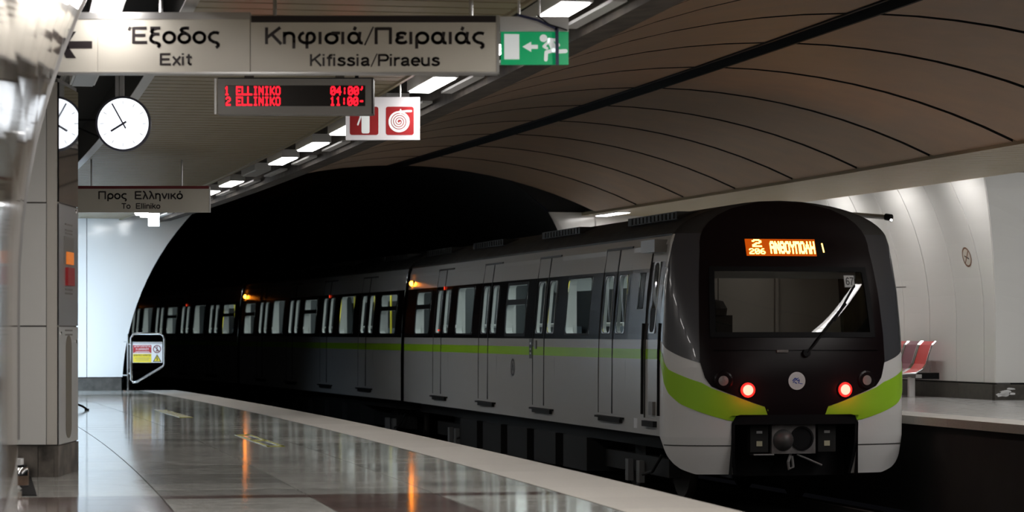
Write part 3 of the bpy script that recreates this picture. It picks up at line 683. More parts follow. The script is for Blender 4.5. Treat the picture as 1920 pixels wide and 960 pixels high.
# --- far platform sign
D6 = 30.0; k6 = D6/F
o = thing('hanging_sign', 'cream To Elliniko sign with red top line at platform end', 'sign', PX(95, 398, D6))
X6 = lambda px: (px-95)*k6; Z6 = lambda py: (398-py)*k6
MB().box((0, 0, 0), (X6(392), .10, Z6(354))).build('sign_panel', M_SIGN, o); MB().box((0, -.004, Z6(354)), (X6(391), .10, Z6(348.5))).build('red_bar', M_MAROON, o)
MB().box((X6(392), -.002, 0), (X6(393.2), .102, Z6(350))).build('end_cap', M_ALU, o)
lettering(o, 'Προς  Ελληνικό', 263, 373.5, 15, 158, kk=k6, X=X6, Z=Z6); lettering(o, 'To  Elliniko', 264, 391.5, 10.5, 72, kk=k6, X=X6, Z=Z6)
for px in (170, 340): MB().tube([(X6(px), .05, Z6(349)), (X6(px), .05, 3.02-o.location.z)], .01).build('hanger_rod', M_ALU, o)
# --- clock
D7 = 19.5; k7 = D7/F
c = PX(231, 232, D7); o = thing('clock', 'round glowing white station clock hanging left of the display', 'clock', c)
R7 = 49*k7
MB().lathe((0, .055, 0), (0, -1, 0), [(R7*.96, 0), (R7*1.06, .015), (R7*1.06, .06), (R7*.975, .064), (R7*.975, .048)], 48).build('rim', mat('clock_rim', (.10, .10, .14), .4), o, smooth=True)
MB().lathe((0, .002, 0), (0, -1, 0), [(R7*.985, 0), (R7*.985, .003)], 48).build('face', M_CLOCK, o)
fn = lambda x, y, dz: (x*k7, -.0022-dz, -y*k7)
mk = mat('clock_mark', (.35, .36, .42), .5)
mb = MB()
for q in range(12):
    a = math.radians(30*q); stroke(mb, [(36*math.sin(a), -36*math.cos(a)), (43*math.sin(a), -43*math.cos(a))], 1.1, fn, caps=False)
mb.build('hour_marks', mk, o)
hm = mat('clock_hand', (.12, .12, .18), .5)
mb = MB(); stroke(mb, [(6, -4), (-23, 14)], 4, lambda x, y, dz: fn(x, y, dz+.003), caps=False); mb.build('hour_hand', hm, o)
mb = MB(); stroke(mb, [(5, 9), (-21, -38)], 3, lambda x, y, dz: fn(x, y, dz+.005), caps=False); mb.build('minute_hand', hm, o)
mb = MB()
mb.box((-15*k7, .0, R7), (-8*k7, .05, 3.03-c.z)); mb.box((-6.5*k7, .0, R7), (.5*k7, .05, 3.03-c.z)); mb.build('hanger', mat('hanger_grey', (.55, .55, .56), .4, metal=.2), o)
mb = MB(); mb.tube([(-R7, .02, .03), (-.36, .02, .03)], .010); mb.tube([(-.36, .02, .05), (-.36, .02, -.05)], .02); mb.tube([(-R7*.9, .02, -.10), (-.36, .02, -.02)], .007); mb.build('side_bracket', M_BLACK, o)

# ================================================================== COLUMN at the left
XS = -3.155; Y0, Y1 = 18.2, 19.0
colm = structure('column', 'white clad column with steel side beside the platform', 'column')
MB().box((-3.75, Y0+.02, .0), (XS-.012, Y1, 2.78)).build('core', M_GREY, colm)
def fx(px): return (px-960)*18.2/F
for z0, z1 in ((.225, 1.045), (1.055, 1.905), (1.915, 2.75)):
    MB().box((-3.75, Y0, z0), (fx(86.3), Y0+.02, z1)).build('front_panel', M_ENAMEL, colm)
MB().box((fx(87.7), Y0, .225), (XS-.003, Y0+.02, 2.75)).build('corner_strip', mat('strip_enamel', (.66, .63, .58), .25), colm)
for z0, z1, m in ((.225, 1.045, mat('side_steel_pale', (.62, .62, .62), .3, metal=.35)), (1.055, 1.905, mat('side_steel', (.50, .51, .53), .3, metal=.7)), (1.915, 2.75, M_STEEL)):
    MB().box((XS-.012, Y0+.0, z0), (XS, Y1, z1)).build('side_panel', m, colm)
M_PLINTH = mat('stained_plinth', (.105, .092, .08), .5, noise=.85, nscale=7, bump=.1, bscale=25)
for x0, x1 in ((-3.80, -3.50), (-3.495, -3.30), (-3.295, XS-.032)): MB().box((x0, Y0-.02, 0), (x1, Y0+.06, .215)).build('plinth_stone', M_PLINTH, colm)
MB().box((XS-.03, Y0-.02, 0), (XS, Y1+.02, .215)).build('plinth_stone', M_PLINTH, colm)
MB().box((-3.6, 18.45, 2.75), (-3.4, 18.65, 3.35)).build('neck', M_DARK, colm)
cp = thing('call_point', 'emergency call panel with orange button and red handle on the column side', 'call point', (XS, 18.6, 1.0))
def side(y0, y1, py0, py1, m, name, th=.006): return MB().box((.0, y0, (625-py1)*18.6/F), (th, y1, (625-py0)*18.6/F)).build(name, m, cp)
side(-.2, .2, 445, 496, M_GREY, 'button_recess', .003); side(-.12, .14, 473, 496, M_ORBTN, 'button', .014); side(-.14, .14, 502, 536, M_RED, 'pull_handle', .02)
for y0, y1 in ((420, 423), (431, 434), (437, 440), (541, 545), (549, 552), (618, 621), (626, 629)): side(-.15, .15, y0, y1, M_GREY, 'print_line', .0025)
mb = MB(); zc = lambda py: (625-py)*18.6/F
pts = [(.11*math.cos(math.radians(q)), zc(650)+.08*math.sin(math.radians(q))) for q in range(0, 181, 15)]+[(.11*math.cos(math.radians(q)), zc(800)+.08*math.sin(math.radians(q))) for q in range(180, 361, 15)]
mb.prism([(.0005, y-.01, z) for y, z in pts], (.004, 0, 0))
mb.build('leaflet_slot', mat('slot_dark', (.16, .14, .11), .5), cp)
for y, z in ((.3, .88), (-.32, .0), (.32, -.06)): MB().lathe((0, y, z), (1, 0, 0), [(.015, 0), (.012, .006)], 10).build('bolt', M_CHROME, cp)
# items at the foot of the wall
p = PX(33, 905, 16.9); o = thing('metal_canister', 'stained metal canister standing by the column plinth', 'canister', (p.x, p.y, 0))
MB().lathe((0, 0, 0), (0, 0, 1), [(.065, 0), (.072, .02), (.072, .12), (.065, .135)], 16).build('body', M_CHROME, o, smooth=True); MB().lathe((0, 0, .02), (0, 0, 1), [(.0735, 0), (.0735, .06)], 16).build('rust_band', M_DIRT, o)
MB().box((-.05, -.05, .135), (.05, .05, .15)).build('lid', M_BLACK, o); MB().box((-.06, -.05, .15), (.03, .05, .19)).build('cap', M_WHITE, o)
a, b, c_, d = PX(41, 930, 16.07), PX(69, 930, 16.07), PX(58, 893, 18.15), PX(42, 893, 18.15)
mb = MB(); pts = [Vector((q.x, q.y, .001)) for q in (a, b, c_, d)]; mb.hexa(pts, [q+Vector((0,0,.006)) for q in pts])
o = mb.build('floor_hatch', M_BLACK); tag(o, 'black square hatch plate in the floor at the column foot', 'hatch')
p = PX(155, 768, 34.0); o = thing('bent_rod', 'small black bent rod on the floor poking out behind the column', 'rod', (p.x, p.y, 0))
MB().tube([(-.25, .1, .09), (-.10, .04, .085), (.0, 0, .05), (.06, -.03, .014)], .014).build('rod', M_BLACK, o); MB().lathe((.06, -.03, 0), (0, 0, 1), [(.03, 0), (.03, .02)], 10).build('pad', M_BLACK, o)

# ================================================================== GATE at the platform end
g0 = PX(240, 735, 45.2); o = thing('barrier_gate', 'steel tube gate with a danger sign at the platform end', 'gate', (g0.x, 45.2, 0))
kg = 45.2/F; XG = lambda px: (px-240)*kg; ZG = lambda py: 1+(625-py)*kg
fr_ = [(246, 634), (250, 627), (256, 626), (300, 626), (306, 629), (308, 636), (308, 683), (305, 687), (256, 716), (250, 717), (246, 712)]
MB().tube([(XG(a), 0, ZG(b)) for a, b in fr_], .022, closed=True).build('gate_frame', M_CHROME, o, smooth=True)
MB().tube([(XG(240), 0, 0.0), (XG(240), 0, ZG(626))], .018).build('post', M_CHROME, o); MB().lathe((XG(240), 0, 0), (0, 0, 1), [(.06, 0), (.06, .012)], 14).build('foot_plate', M_CHROME, o)
for py, px0 in ((641, 231), (704, 229)): MB().tube([(XG(px0), .12, ZG(py)), (XG(240), 0, ZG(py))], .014).build('bracket', M_CHROME, o)
for py in (645, 700): MB().tube([(XG(240), 0, ZG(py)), (XG(246), 0, ZG(py))], .016).build('hinge', M_CHROME, o)
bd = MB().box((XG(249), -.004, ZG(680)), (XG(304.5), .004, ZG(641))).build('sign_board', M_WHITE, o)
fg = lambda x, y, dz: (XG(x), -.0055-dz, ZG(y))
mb = MB(); mb.face([fg(249.5, 662, 0), fg(284, 662, 0), fg(284, 647, 0), fg(249.5, 647, 0)]); mb.build('red_field', M_RED, bd)
mb = MB(); mb.face([fg(249.5, 679.5, 0), fg(284, 679.5, 0), fg(284, 663.5, 0), fg(249.5, 663.5, 0)]); mb.build('yellow_field', M_YSIGN, bd)
mb = MB(); mb.face([fg(249, 645, 0), fg(304.5, 645, 0), fg(304.5, 641, 0), fg(249, 641, 0)]); mb.build('grey_strip', M_ALU, bd)
mb = MB(); ring(mb, 294.5, 654.5, 6, 7.6, fg, n=20); stroke(mb, [(290, 650), (299, 659)], 1.5, fg, caps=False); disc(mb, 294.5, 650.5, 1.2, fg); stroke(mb, [(294.5, 652), (294.5, 656), (292.5, 659.5)], 1.6, fg, caps=False); stroke(mb, [(294.5, 656), (296.5, 659.5)], 1.4, fg, caps=False); mb.build('prohibition_symbol', M_MAROON, bd)
mb = MB(); mb.face([fg(286.5, 678.5, 0), fg(303, 678.5, 0), fg(294.7, 664, 0)]); mb.build('warning_triangle', M_BLACKP, bd)
mb = MB(); fg2 = lambda x, y, dz: fg(x, y, .001); mb.face([fg2(288.8, 677.2, 0), fg2(300.7, 677.2, 0), fg2(294.7, 666.5, 0)]); mb.build('warning_field', M_YSIGN, bd)
mb = MB(); fg3 = lambda x, y, dz: fg(x, y, .002); stroke(mb, [(295.5, 668), (293.5, 672.5), (296, 672.5), (294, 676.5)], 1.1, fg3, caps=False); mb.build('lightning_symbol', M_BLACKP, bd)
small_print(bd, 'ΑΠΑΓΟΡΕΥΕΤΑΙ', 267, 651, 4.2, 31, M_WHITE, .01, kg, XG, ZG, -.0065); small_print(bd, 'Η ΔΙΑΒΑΣΗ', 267, 656, 4.4, 24, M_WHITE, .02, kg, XG, ZG, -.0065); small_print(bd, 'ΚΙΝΔΥΝΟΣ ΘΑΝΑΤΟΣ', 267, 667.5, 4, 32, M_BLACKP, .02, kg, XG, ZG, -.0065)
mb = MB()
for y0, x0, x1 in ((658.5, 254, 280), (660.5, 252, 282)): mb.face([fg(x0, y0+.8, .001), fg(x1, y0+.8, .001), fg(x1, y0, .001), fg(x0, y0, .001)])
mb.build('print_lines', M_WHITE, bd)
mb = MB()
for y0, x0, x1 in ((671, 253, 281), (674.5, 255, 279)): mb.face([fg(x0, y0+.8, .001), fg(x1, y0+.8, .001), fg(x1, y0, .001), fg(x0, y0, .001)])
mb.build('print_lines', M_GREY, bd)

# ================================================================== FAR PLATFORM FURNITURE
def wall_frame(s, z, off=0):
    """point on the far wall and its along / up directions"""
    return Wp(s, T_WALL_R-prof_off(z)-off, z)
s0b = 38.2
b0 = Wp(s0b, T_WALL_R-.40, 0); bench = thing('platform_bench', 'red metal bench seats on a steel frame against the far wall', 'bench', b0, ang(s0b)+math.pi)
# local: x = away from the camera end along the wall (-track heading), y: + towards tracks
pf = [(.40, .385), (.36, .36), (.05, .38), (-.06, .44), (-.12, .52), (-.17, .68), (-.22, .82), (-.28, .875)]
for q, m in enumerate((M_REDSEAT, M_PLUM, M_REDSEAT)):
    x1 = -.08-.56*q; x0 = x1-.46; mb = MB()
    for (a, za), (b_, zb) in zip(pf, pf[1:]):
        mb.hexa([(x0, -a, za-.012), (x1, -a, za-.012), (x1, -b_, zb-.012), (x0, -b_, zb-.012)], [(x0, -a, za), (x1, -a, za), (x1, -b_, zb), (x0, -b_, zb)])
    mb.build('seat', m, bench)
    for xx in (x0-.02, x1+.02): MB().tube([(xx, -a, zz) for a, zz in pf], .014, 6).build('seat_rail', M_CHROME, bench)
MB().box((-1.75, -.08, .30), (.0, .02, .36)).build('beam', M_CHROME, bench)
for xx in (-.25, -1.3): MB().box((xx-.03, -.10, 0), (xx+.03, .0, .31)).build('leg', M_WHITE, bench); MB().box((xx-.05, .0, .28), (xx+.05, .40, .38)).build('wall_bracket', M_BLACK, bench)
# no smoking roundel
sN, zN = 36.98, 2.16
def surf(s0, z0, a, b, off):   # a metres along, b metres up
    return Wp(s0+a, T_WALL_R-prof_off(z0+b)-off, z0+b)
sN = 37.15
nb = thing('no_smoking_sign', 'round no smoking sign on the far white wall', 'sign', wall_frame(sN, zN))
Ln = nb.location.copy()
fn = lambda x, y, dz: surf(sN, zN, -x, y, .004+dz)-Ln
mb = MB(); disc(mb, 0, 0, .145, fn); mb.build('disc', mat('smoke_sign_cream', (.62, .57, .50), .4), nb)
fn2 = lambda x, y, dz: fn(x, y, dz+.002)
rb = mat('smoke_sign_brown', (.22, .11, .06), .4)
mb = MB(); ring(mb, 0, 0, .125, .15, fn2); stroke(mb, [(-.09, -.09), (.09, .09)], .022, fn2, caps=False); mb.build('ban_ring', rb, nb)
mb = MB(); stroke(mb, [(-.07, .02), (.07, -.03)], .02, lambda x, y, dz: fn(x, y, dz+.003), caps=False); mb.build('cigarette_symbol', M_BLACKP, nb)
# camera on a pipe
q = PX(1637, 405, 36.5); o = thing('security_camera', 'small grey camera tube on an arm right of the train roof', 'camera', q)
kq = 36.5/F
MB().tube([(-.25, .25, .03), (30*kq, 0, -.02)], .035, 12).build('camera_body', M_ALU, o); MB().tube([(24*kq, .03, -.01), (34*kq, -.03, -.025)], .048, 12).build('lens_hood', M_BLACK, o)
MB().lathe((33*kq, -.04, -.06), (0, -1, 0), [(.03, 0), (.02, .02)], 12).build('lens_glint', M_CHROME, o); MB().tube([(-.25, .25, .03), (-.9, .9, .10), (-1.0, 1.6, .12)], .02).build('arm', M_GREY, o)
o = thing('wall_hatch', 'thin outlined service hatch in the far wall near the camera tube', 'hatch', wall_frame(40.1, 2.05))
Lh = o.location.copy(); fh = lambda x, y, dz: surf(40.1, 2.05, -x, y, .004+dz)-Lh
mb = MB(); stroke(mb, [(.0, .45), (.0, -.3), (.55, -.3)], .02, fh, caps=False); mb.build('outline', M_GREY, o)
mb = MB(); mb.face([fh(-.42, .0, 0), fh(-.12, .0, 0), fh(-.12, .26, 0), fh(-.42, .26, 0)]); mb.build('red_glow_patch', mat('pale_red', (.60, .40, .39), .4), o)  # red reflection on the wall, put in as a pale patch and glowing dot
mb = MB(); disc(mb, -.3, .1, .025, lambda x, y, dz: fh(x, y, .004)); mb.build('red_glow_dot', M_REDGLOW, o)

# ================================================================== TRAIN
HW = [(-1.66, 1.40), (-1.45, 1.47), (-1.22, 1.5), (-.4, 1.5), (0, 1.49), (.5, 1.455), (.8, 1.415), (1.0, 1.38), (1.18, 1.33), (1.30, 1.21), (1.42, 1.02), (1.50, .78), (1.56, .46), (1.59, .02)]
def hw(h): return 1.38*max(1-((h-1.0)/.59)**2.4, 1e-5)**(1/1.9) if 1.0 < h <= 1.59 else interp(h, HW)
def cells(mb, As, Hs, skip, matf, Wf, sgn, th=.0):
    for a0, a1 in zip(As, As[1:]):
        for h0, h1 in zip(Hs, Hs[1:]):
            ac, hc = (a0+a1)/2, (h0+h1)/2
            if skip(ac, hc): continue
            p = [(a0, sgn*Wf(h0), h0), (a1, sgn*Wf(h0), h0), (a1, sgn*Wf(h1), h1), (a0, sgn*Wf(h1), h1)]
            if sgn > 0: p = p[::-1]
            mb.face(p, matf(ac, hc))
def cuts(*xs):
    r = sorted(xs); out = [r[0]]
    for x in r[1:]:
        if x-out[-1] > 1e-4: out.append(x)
    return out
HB = (-.31, -.19)   # lime band
WB = (-.075, .785)  # black window band
def rr_outline(a0, a1, h0, h1, r, n=4):
    pts = []
    for cx, cy, st in ((a1-r, h1-r, 0), (a0+r, h1-r, 90), (a0+r, h0+r, 180), (a1-r, h0+r, 270)):
        for q in range(n+1): t = math.radians(st+90/n*q); pts.append((cx+r*math.cos(t), cy+r*math.sin(t)))
    return pts
def rr_ring(mb, a0, a1, h0, h1, r, grow, off, Wf, m=0, depth=.0):
    """flat frame between a rounded opening and its square-ish outer edge, on the car side"""
    inn = rr_outline(a0, a1, h0, h1, r); out = rr_outline(a0-grow, a1+grow, h0-grow, h1+grow, max(r*.25, .004))
    P = lambda q, o_: (q[0], Wf(q[1])+o_, q[1])
    n = len(inn)
    for k_ in range(n):
        w = (k_+1) % n
        mb.face([P(inn[k_], off), P(inn[w], off), P(out[w], off), P(out[k_], off)], m)
        if depth: mb.face([P(inn[k_], off), P(inn[k_], off-depth), P(inn[w], off-depth), P(inn[w], off)], m)
def rr_pane(mb, a0, a1, h0, h1, r, off, Wf, m=0):
    mb.face([(q[0], Wf(q[1])+off, q[1]) for q in rr_outline(a0, a1, h0, h1, r)][::-1], m)
M_SEAM = mat('panel_seam', (.05, .05, .05), .6)
M_REVEAL = mat('window_reveal', (.80, .83, .82), .4)
def make_car(label, L, doors, wides, splits, cab):
    car = thing('metro_car', label, 'train car')
    DW = .66
    # ---- shell
    a_lo = 0.0
    As = cuts(a_lo, L, *[d-DW for d in doors], *[d+DW for d in doors], *[w-.65 for w in wides+splits], *[w+.65 for w in wides+splits], *( [1.45, .05, .70, .84, 1.10] if cab else []))
    Hs = cuts(-1.22, -1.02, -.7, HB[0], HB[1], WB[0], -.01, .30, .74, WB[1], 1.0, 1.06, 1.18)
    indoor = lambda a, h: any(abs(a-d) < DW for d in doors) and -1.02 < h < 1.06
    inwin = lambda a, h: any(abs(a-w) < .65 for w in wides+splits) and -.01 < h < .74
    incab = lambda a, h: cab and .05 < a < .70 and -1.02 < h < 1.06
    incw = lambda a, h: cab and .84 < a < 1.10 and .30 < h < .74
    def mf(a, h):
        if HB[0] < h < HB[1]: return 1
        if WB[0] < h < WB[1]: return 3 if (cab and a < 1.45) else 2
        return 0
    mb = MB()
    cells(mb, As, Hs, lambda a, h: indoor(a, h) or inwin(a, h) or incab(a, h) or incw(a, h), mf, hw, 1)
    cells(mb, cuts(0, L), Hs, lambda a, h: False, lambda a, h: 1 if HB[0] < h < HB[1] else (2 if WB[0] < h < WB[1] else 0), hw, -1)
    pr = [(y*hw(h), h) for y, h in [(1, -1.22), (1, -.4), (1, .5), (1, 1.0), (1, 1.18)]]
    ends = ([L] if cab else [0, L])
    for x in ends: mb.face([(x, y, h) for y, h in pr]+[(x, -y, h) for y, h in pr[::-1]], 2)
    mb.face([(0, 1.5, -1.22), (0, -1.5, -1.22), (L, -1.5, -1.22), (L, 1.5, -1.22)], 2)
    for d, w_, h0_, h1_ in [(d, DW, -1.02, 1.06) for d in doors]+([(.375, .325, -1.02, 1.06)] if cab else []):
        hh = [h0_, -.4, 0, .5, .8, 1.0, h1_]
        for xa in (d-w_, d+w_):
            for ha, hb_ in zip(hh, hh[1:]): mb.face([(xa, hw(ha), ha), (xa, hw(hb_), hb_), (xa, hw(hb_)-.05, hb_), (xa, hw(ha)-.05, ha)], 4)
        for hx in (h0_, h1_): mb.face([(d-w_, hw(hx), hx), (d+w_, hw(hx), hx), (d+w_, hw(hx)-.05, hx), (d-w_, hw(hx)-.05, hx)], 4)
    mb.build('body_shell', [M_BODY, M_LIME, M_BAND, M_CHEEK, M_SEAM], car)
    # ---- roof with air ducts
    mb = MB(); hs = [1.18, 1.22, 1.26, 1.30, 1.34, 1.38, 1.42, 1.46, 1.50, 1.53, 1.56, 1.58, 1.59]
    for h0, h1 in zip(hs, hs[1:]):
        for sg in (1, -1):
            p = [(0, sg*hw(h0), h0), (L, sg*hw(h0), h0), (L, sg*hw(h1), h1), (0, sg*hw(h1), h1)]
            mb.face(p[::-1] if sg > 0 else p)
    for x in (0, L):
        mb.face([(x, hw(h), h) for h in hs]+[(x, -hw(h), h) for h in hs[::-1]])
    roof = mb.build('roof', M_ROOF, car, smooth=True)
    mb = MB().box((0.0, 1.315, 1.165), (L, 1.345, 1.19)); mb.build('gutter', M_ROOF, roof)
    for x in ([.5, 5.2, 10.0, 14.0] if cab else [1, 5.5, 10, 14]):
        mb = MB(); mb.box((x, .55, 1.38), (x+2.2, 1.14, 1.475))
        for q in range(12): mb.box((x+.1+q*.17, 1.14, 1.39), (x+.2+q*.17, 1.155, 1.46))
        mb.build('air_unit', M_ROOF, roof)
    # ---- windows
    for w in wides+splits:
        f = MB(); a0, a1 = w-.65, w+.65
        if w in wides:
            rr_ring(f, a0+.02, a1-.02, .0, .73, .09, .025, .004, hw, depth=.0)
            ops = [(a0+.02, a1-.02, .0, .73)]
        else:
            ops = [(a0+.02, a1-.02, .0, .42), (a0+.02, a1-.02, .50, .71)]
            for q in ops: rr_ring(f, *q, .07, .045, .004, hw)
        fo = f.build('window', M_BLACK, car)
        for q in ops:
            mb = MB(); rr_pane(mb, *q, .07, -.004, hw); mb.build('pane', M_GLASS, fo)
        mb = MB()   # pale reveal inside
        for q in ops:
            out = rr_outline(*q, .08)
            for k_ in range(len(out)):
                w_ = (k_+1) % len(out); A, B = out[k_], out[w_]
                mb.face([(A[0], hw(A[1])-.008, A[1]), (B[0], hw(B[1])-.008, B[1]), (B[0], hw(B[1])-.11, B[1]), (A[0], hw(A[1])-.11, A[1])])
        mb.build('reveal', M_REVEAL, fo)
    # ---- doors
    wd_ = lambda h: hw(h)-.009
    for d in doors:
        for sg in (-1, 1):
            x0, x1 = (d-DW-.04, d-.010) if sg < 0 else (d+.010, d+DW+.04)
            wc = d+sg*.335; wa, wb = wc-.20, wc+.20
            mb = MB()
            cells(mb, cuts(x0, wa, wb, x1), cuts(-1.05, -.7, HB[0], HB[1], WB[0], .0, .73, WB[1], 1.09), lambda a, h: wa < a < wb and 0 < h < .73,
                  lambda a, h: 1 if HB[0] < h < HB[1] else (2 if WB[0] < h < WB[1] else 0), wd_, 1)
            do = mb.build('door', [M_BODY, M_LIME, M_BAND], car)
            mb = MB(); out = rr_outline(wa+.008, wb-.008, .008, .722, .09)
            for k_ in range(len(out)):
                A, B = out[k_], out[(k_+1) % len(out)]
                mb.face([(A[0], wd_(A[1])-.006, A[1]), (B[0], wd_(B[1])-.006, B[1]), (B[0], wd_(B[1])-.05, B[1]), (A[0], wd_(A[1])-.05, A[1])])
            mb.build('reveal', M_REVEAL, do)
            f = MB(); rr_ring(f, wa+.01, wb-.01, .01, .72, .10, .02, .003, wd_); rr_ring(f, wa+.004, wb-.004, .004, .726, .10, .004, .006, wd_, m=1); f.build('window_seal', [M_BLACK, M_ALU], do)
            mb = MB(); rr_pane(mb, wa+.005, wb-.005, .005, .725, .09, -.003, wd_); mb.build('pane', M_GLASS, do)
            xe = x1 if sg < 0 else x0; mb = MB()
            for h0, h1 in ((-1.015, 0), (0, .5), (.5, 1.055)): mb.hexa([(xe-.012, wd_(h0)-.01, h0), (xe+.012, wd_(h0)-.01, h0), (xe+.012, wd_(h0)+.006, h0), (xe-.012, wd_(h0)+.006, h0)], [(xe-.012, wd_(h1)-.01, h1), (xe+.012, wd_(h1)-.01, h1), (xe+.012, wd_(h1)+.006, h1), (xe-.012, wd_(h1)+.006, h1)])
            mb.build('edge_seal', M_BLACK, do)
        MB().box((d-.62, hw(1.07)-.01, 1.06), (d+.62, hw(1.07)+.012, 1.085)).build('door_header', M_SEAM, car)
        st = MB().box((d-.62, 1.46, -1.075), (d+.62, 1.56, -1.05)); st.box((d-.52, 1.46, -1.12), (d+.52, 1.54, -1.075)); st.build('door_step', M_UNDER, car)
    # ---- door indicators
    for d in (doors[-1:] if cab else doors[1:2]):
        MB().box((d-.03, hw(.75)+.0, .73), (d+.01, hw(.75)+.010, .785)).build('door_indicator', M_REDGLOW, car)
        if cab: MB().box((d+.17, hw(.05)-.01, .04), (d+.23, hw(.05)+.008, .065)).build('door_indicator', M_REDGLOW, car)
    # ---- amber side lamp at the rear end
    MB().box((L-.44, hw(.9)-.01, .84), (L-.26, hw(.9)+.012, .94)).build('lamp_base', M_BLACK, car); MB().lathe((L-.35, hw(.9)+.01, .89), (0, 1, 0), [(.045, 0), (.045, .03), (.02, .055)], 12).build('marker_lamp', M_AMBER, car)
        # ---- interior
    ins = MB(); x0 = 1.5 if cab else .1; x1 = L-.1
    ins.face([(x0, 1.36, -1.0), (x1, 1.36, -1.0), (x1, -1.36, -1.0), (x0, -1.36, -1.0)], 1)
    ins.face([(x0, 1.2, 1.1), (x0, -1.2, 1.1), (x1, -1.2, 1.1), (x1, 1.2, 1.1)], 0)
    for x in (x0, x1): ins.face([(x, -1.36, -1), (x, 1.36, -1), (x, 1.36, .2), (x, 1.2, 1.1), (x, -1.2, 1.1), (x, -1.36, .2)], 3)
    ins.face([(x0, -1.36, -1), (x1, -1.36, -1), (x1, -1.32, .0), (x0, -1.32, .0)], 0)
    ins.face([(x0, -1.32, .0), (x1, -1.32, .0), (x1, -1.27, .74), (x0, -1.27, .74)], 2); ins.face([(x0, -1.27, .74), (x1, -1.27, .74), (x1, -1.2, 1.1), (x0, -1.2, 1.1)], 0)
    ins.build('interior_lining', [M_LINING, M_CARFLOOR, mat('dark_far_window', (.012, .014, .016), .4, spec=.15), mat('car_end_panel', (.055, .065, .07), .5)], car)
    mb = MB()
    for y in (-.45, .45): mb.box((x0+.2, y-.06, 1.075), (x1-.2, y+.06, 1.09))
    lo = mb.build('interior_lamp', M_CARLAMP, car)
    for q in range(4):
        xx = x0+(x1-x0)*(q+.5)/4; area('interior_light', lo, (xx, 0, 1.05), (0, 0, 0), 3.0, .8, CAR_W, (.92, 1, .98))
    for w in wides+splits:
        MB().box((w+.655, 1.315, -.25), (w+.84, 1.365, .80)).build('window_pillar', M_PILLAR, car)
        mb = MB(); mb.box((w-.55, -1.25, -.62), (w+.55, -.85, -.55)); mb.box((w-.55, -1.25, -.55), (w+.55, -1.17, .12)); mb.build('bench_seat', M_SEATB, car)
        mb = MB(); mb.box((w-.55, .85, -.62), (w+.55, 1.25, -.55)); mb.box((w-.55, 1.2, -.55), (w+.55, 1.27, -.02)); mb.build('bench_seat', M_SEATB, car)
        MB().tube([(w-.62, 1.0, .12), (w+.62, 1.0, .12)], .026).build('grab_rail', M_PILLAR, car)
    for d in doors:
        for sg in (-1, 1): MB().tube([(d+sg*.78, -.55, -1.0), (d+sg*.78, -.55, 1.08)], .022).build('grab_pole', M_POLEY, car)
    w = wides[0]; MB().box((w-.15, -.85, .05), (w+.35, -.80, .52)).build('yellow_panel', M_POLEY, car)
    w = splits[0]; MB().box((w-.35, -.8, .1), (w-.1, -.75, .6)).build('notice_panel', M_POLEY if not cab else M_LINING, car)
    # ---- under the floor
    mb = MB(); mb.box((.3, -1.25, -1.40), (L-.3, 1.25, -1.22))
    x = 4.2
    while x < L-5: mb.box((x, .7, -1.85), (x+1.3, 1.3, -1.40)); mb.box((x, -1.3, -1.85), (x+1.3, -.7, -1.40)); x += 1.75
    mb.build('underframe', M_UNDER, car)
    for bx in (2.6, L-2.4):
        mb = MB(); mb.box((bx-1.5, .92, -1.78), (bx+1.5, 1.06, -1.55)); mb.box((bx-1.5, -1.06, -1.78), (bx+1.5, -.92, -1.55)); mb.box((bx-.25, -1.0, -1.70), (bx+.25, 1.0, -1.40))
        bo = mb.build('bogie', M_UNDER, car)
        for wx in (bx-1.05, bx+1.05):
            for y in (-.72, .72):
                MB().lathe((wx, y-.05, -1.655), (0, 1, 0), [(.42, 0), (.425, .02), (.40, .10)], 20).build('wheel', M_RAIL, bo, smooth=True)
            MB().tube([(wx, -.9, -1.655), (wx, .9, -1.655)], .07, 10).build('axle', M_UNDER, bo)
        for wx in (bx-.28, bx+.25): MB().box((wx-.12, 1.06, -1.90), (wx+.02, 1.13, -1.62)).build('damper_plate', M_AXLE, bo)
        MB().tube([(bx-1.4, 1.12, -1.5), (bx-1.1, 1.16, -1.72), (bx-.6, 1.14, -1.78)], .02).build('air_hose', M_UNDER, bo)
    # gangway
    MB().box((L, -.8, -1.0), (L+.34, .8, 1.05)).build('gangway', M_BLACK, car)
    return car
DC = [2.2, 5.87, 9.54, 13.2]
car1 = make_car('leading silver metro car with black cab front and red tail lamps', 16.5, DC, [4.03, 11.37], [7.7, 14.9], True)
A1 = Vector((1.752, 31.0)); u1 = Vector((-.2242, .9745)); n1 = Vector((.9745, .2242))
car1.location = (*(A1+1.5*n1), 1.0); car1.rotation_euler = (0, 0, math.atan2(u1.y, u1.x))
L2 = 16.9
car2 = make_car('second silver metro car, between the lead car and the tunnel', L2, [2.95, 6.62, 10.28, 13.95], [4.78, 12.1], [1.15, 8.45, 15.75], False)
def place(c, A, sl):
    u = Vector((sl, 1)).normalized(); n = Vector((u.y, -u.x)); p = Vector(A)+1.5*n
    c.location = (p.x, p.y, 1.0); c.rotation_euler = (0, 0, math.atan2(u.y, u.x)); return Vector(A)+u*(L2+.34)
B = place(car2, (-2.02, 47.42), -.284)
car3 = copy_tree(car2); car3['label'] = 'third metro car, farthest, its windows glowing deep in the tunnel'
for q in (car1, car2, car3): q['group'] = 'coupled metro cars'
place(car3, (B.x, B.y), -.335)

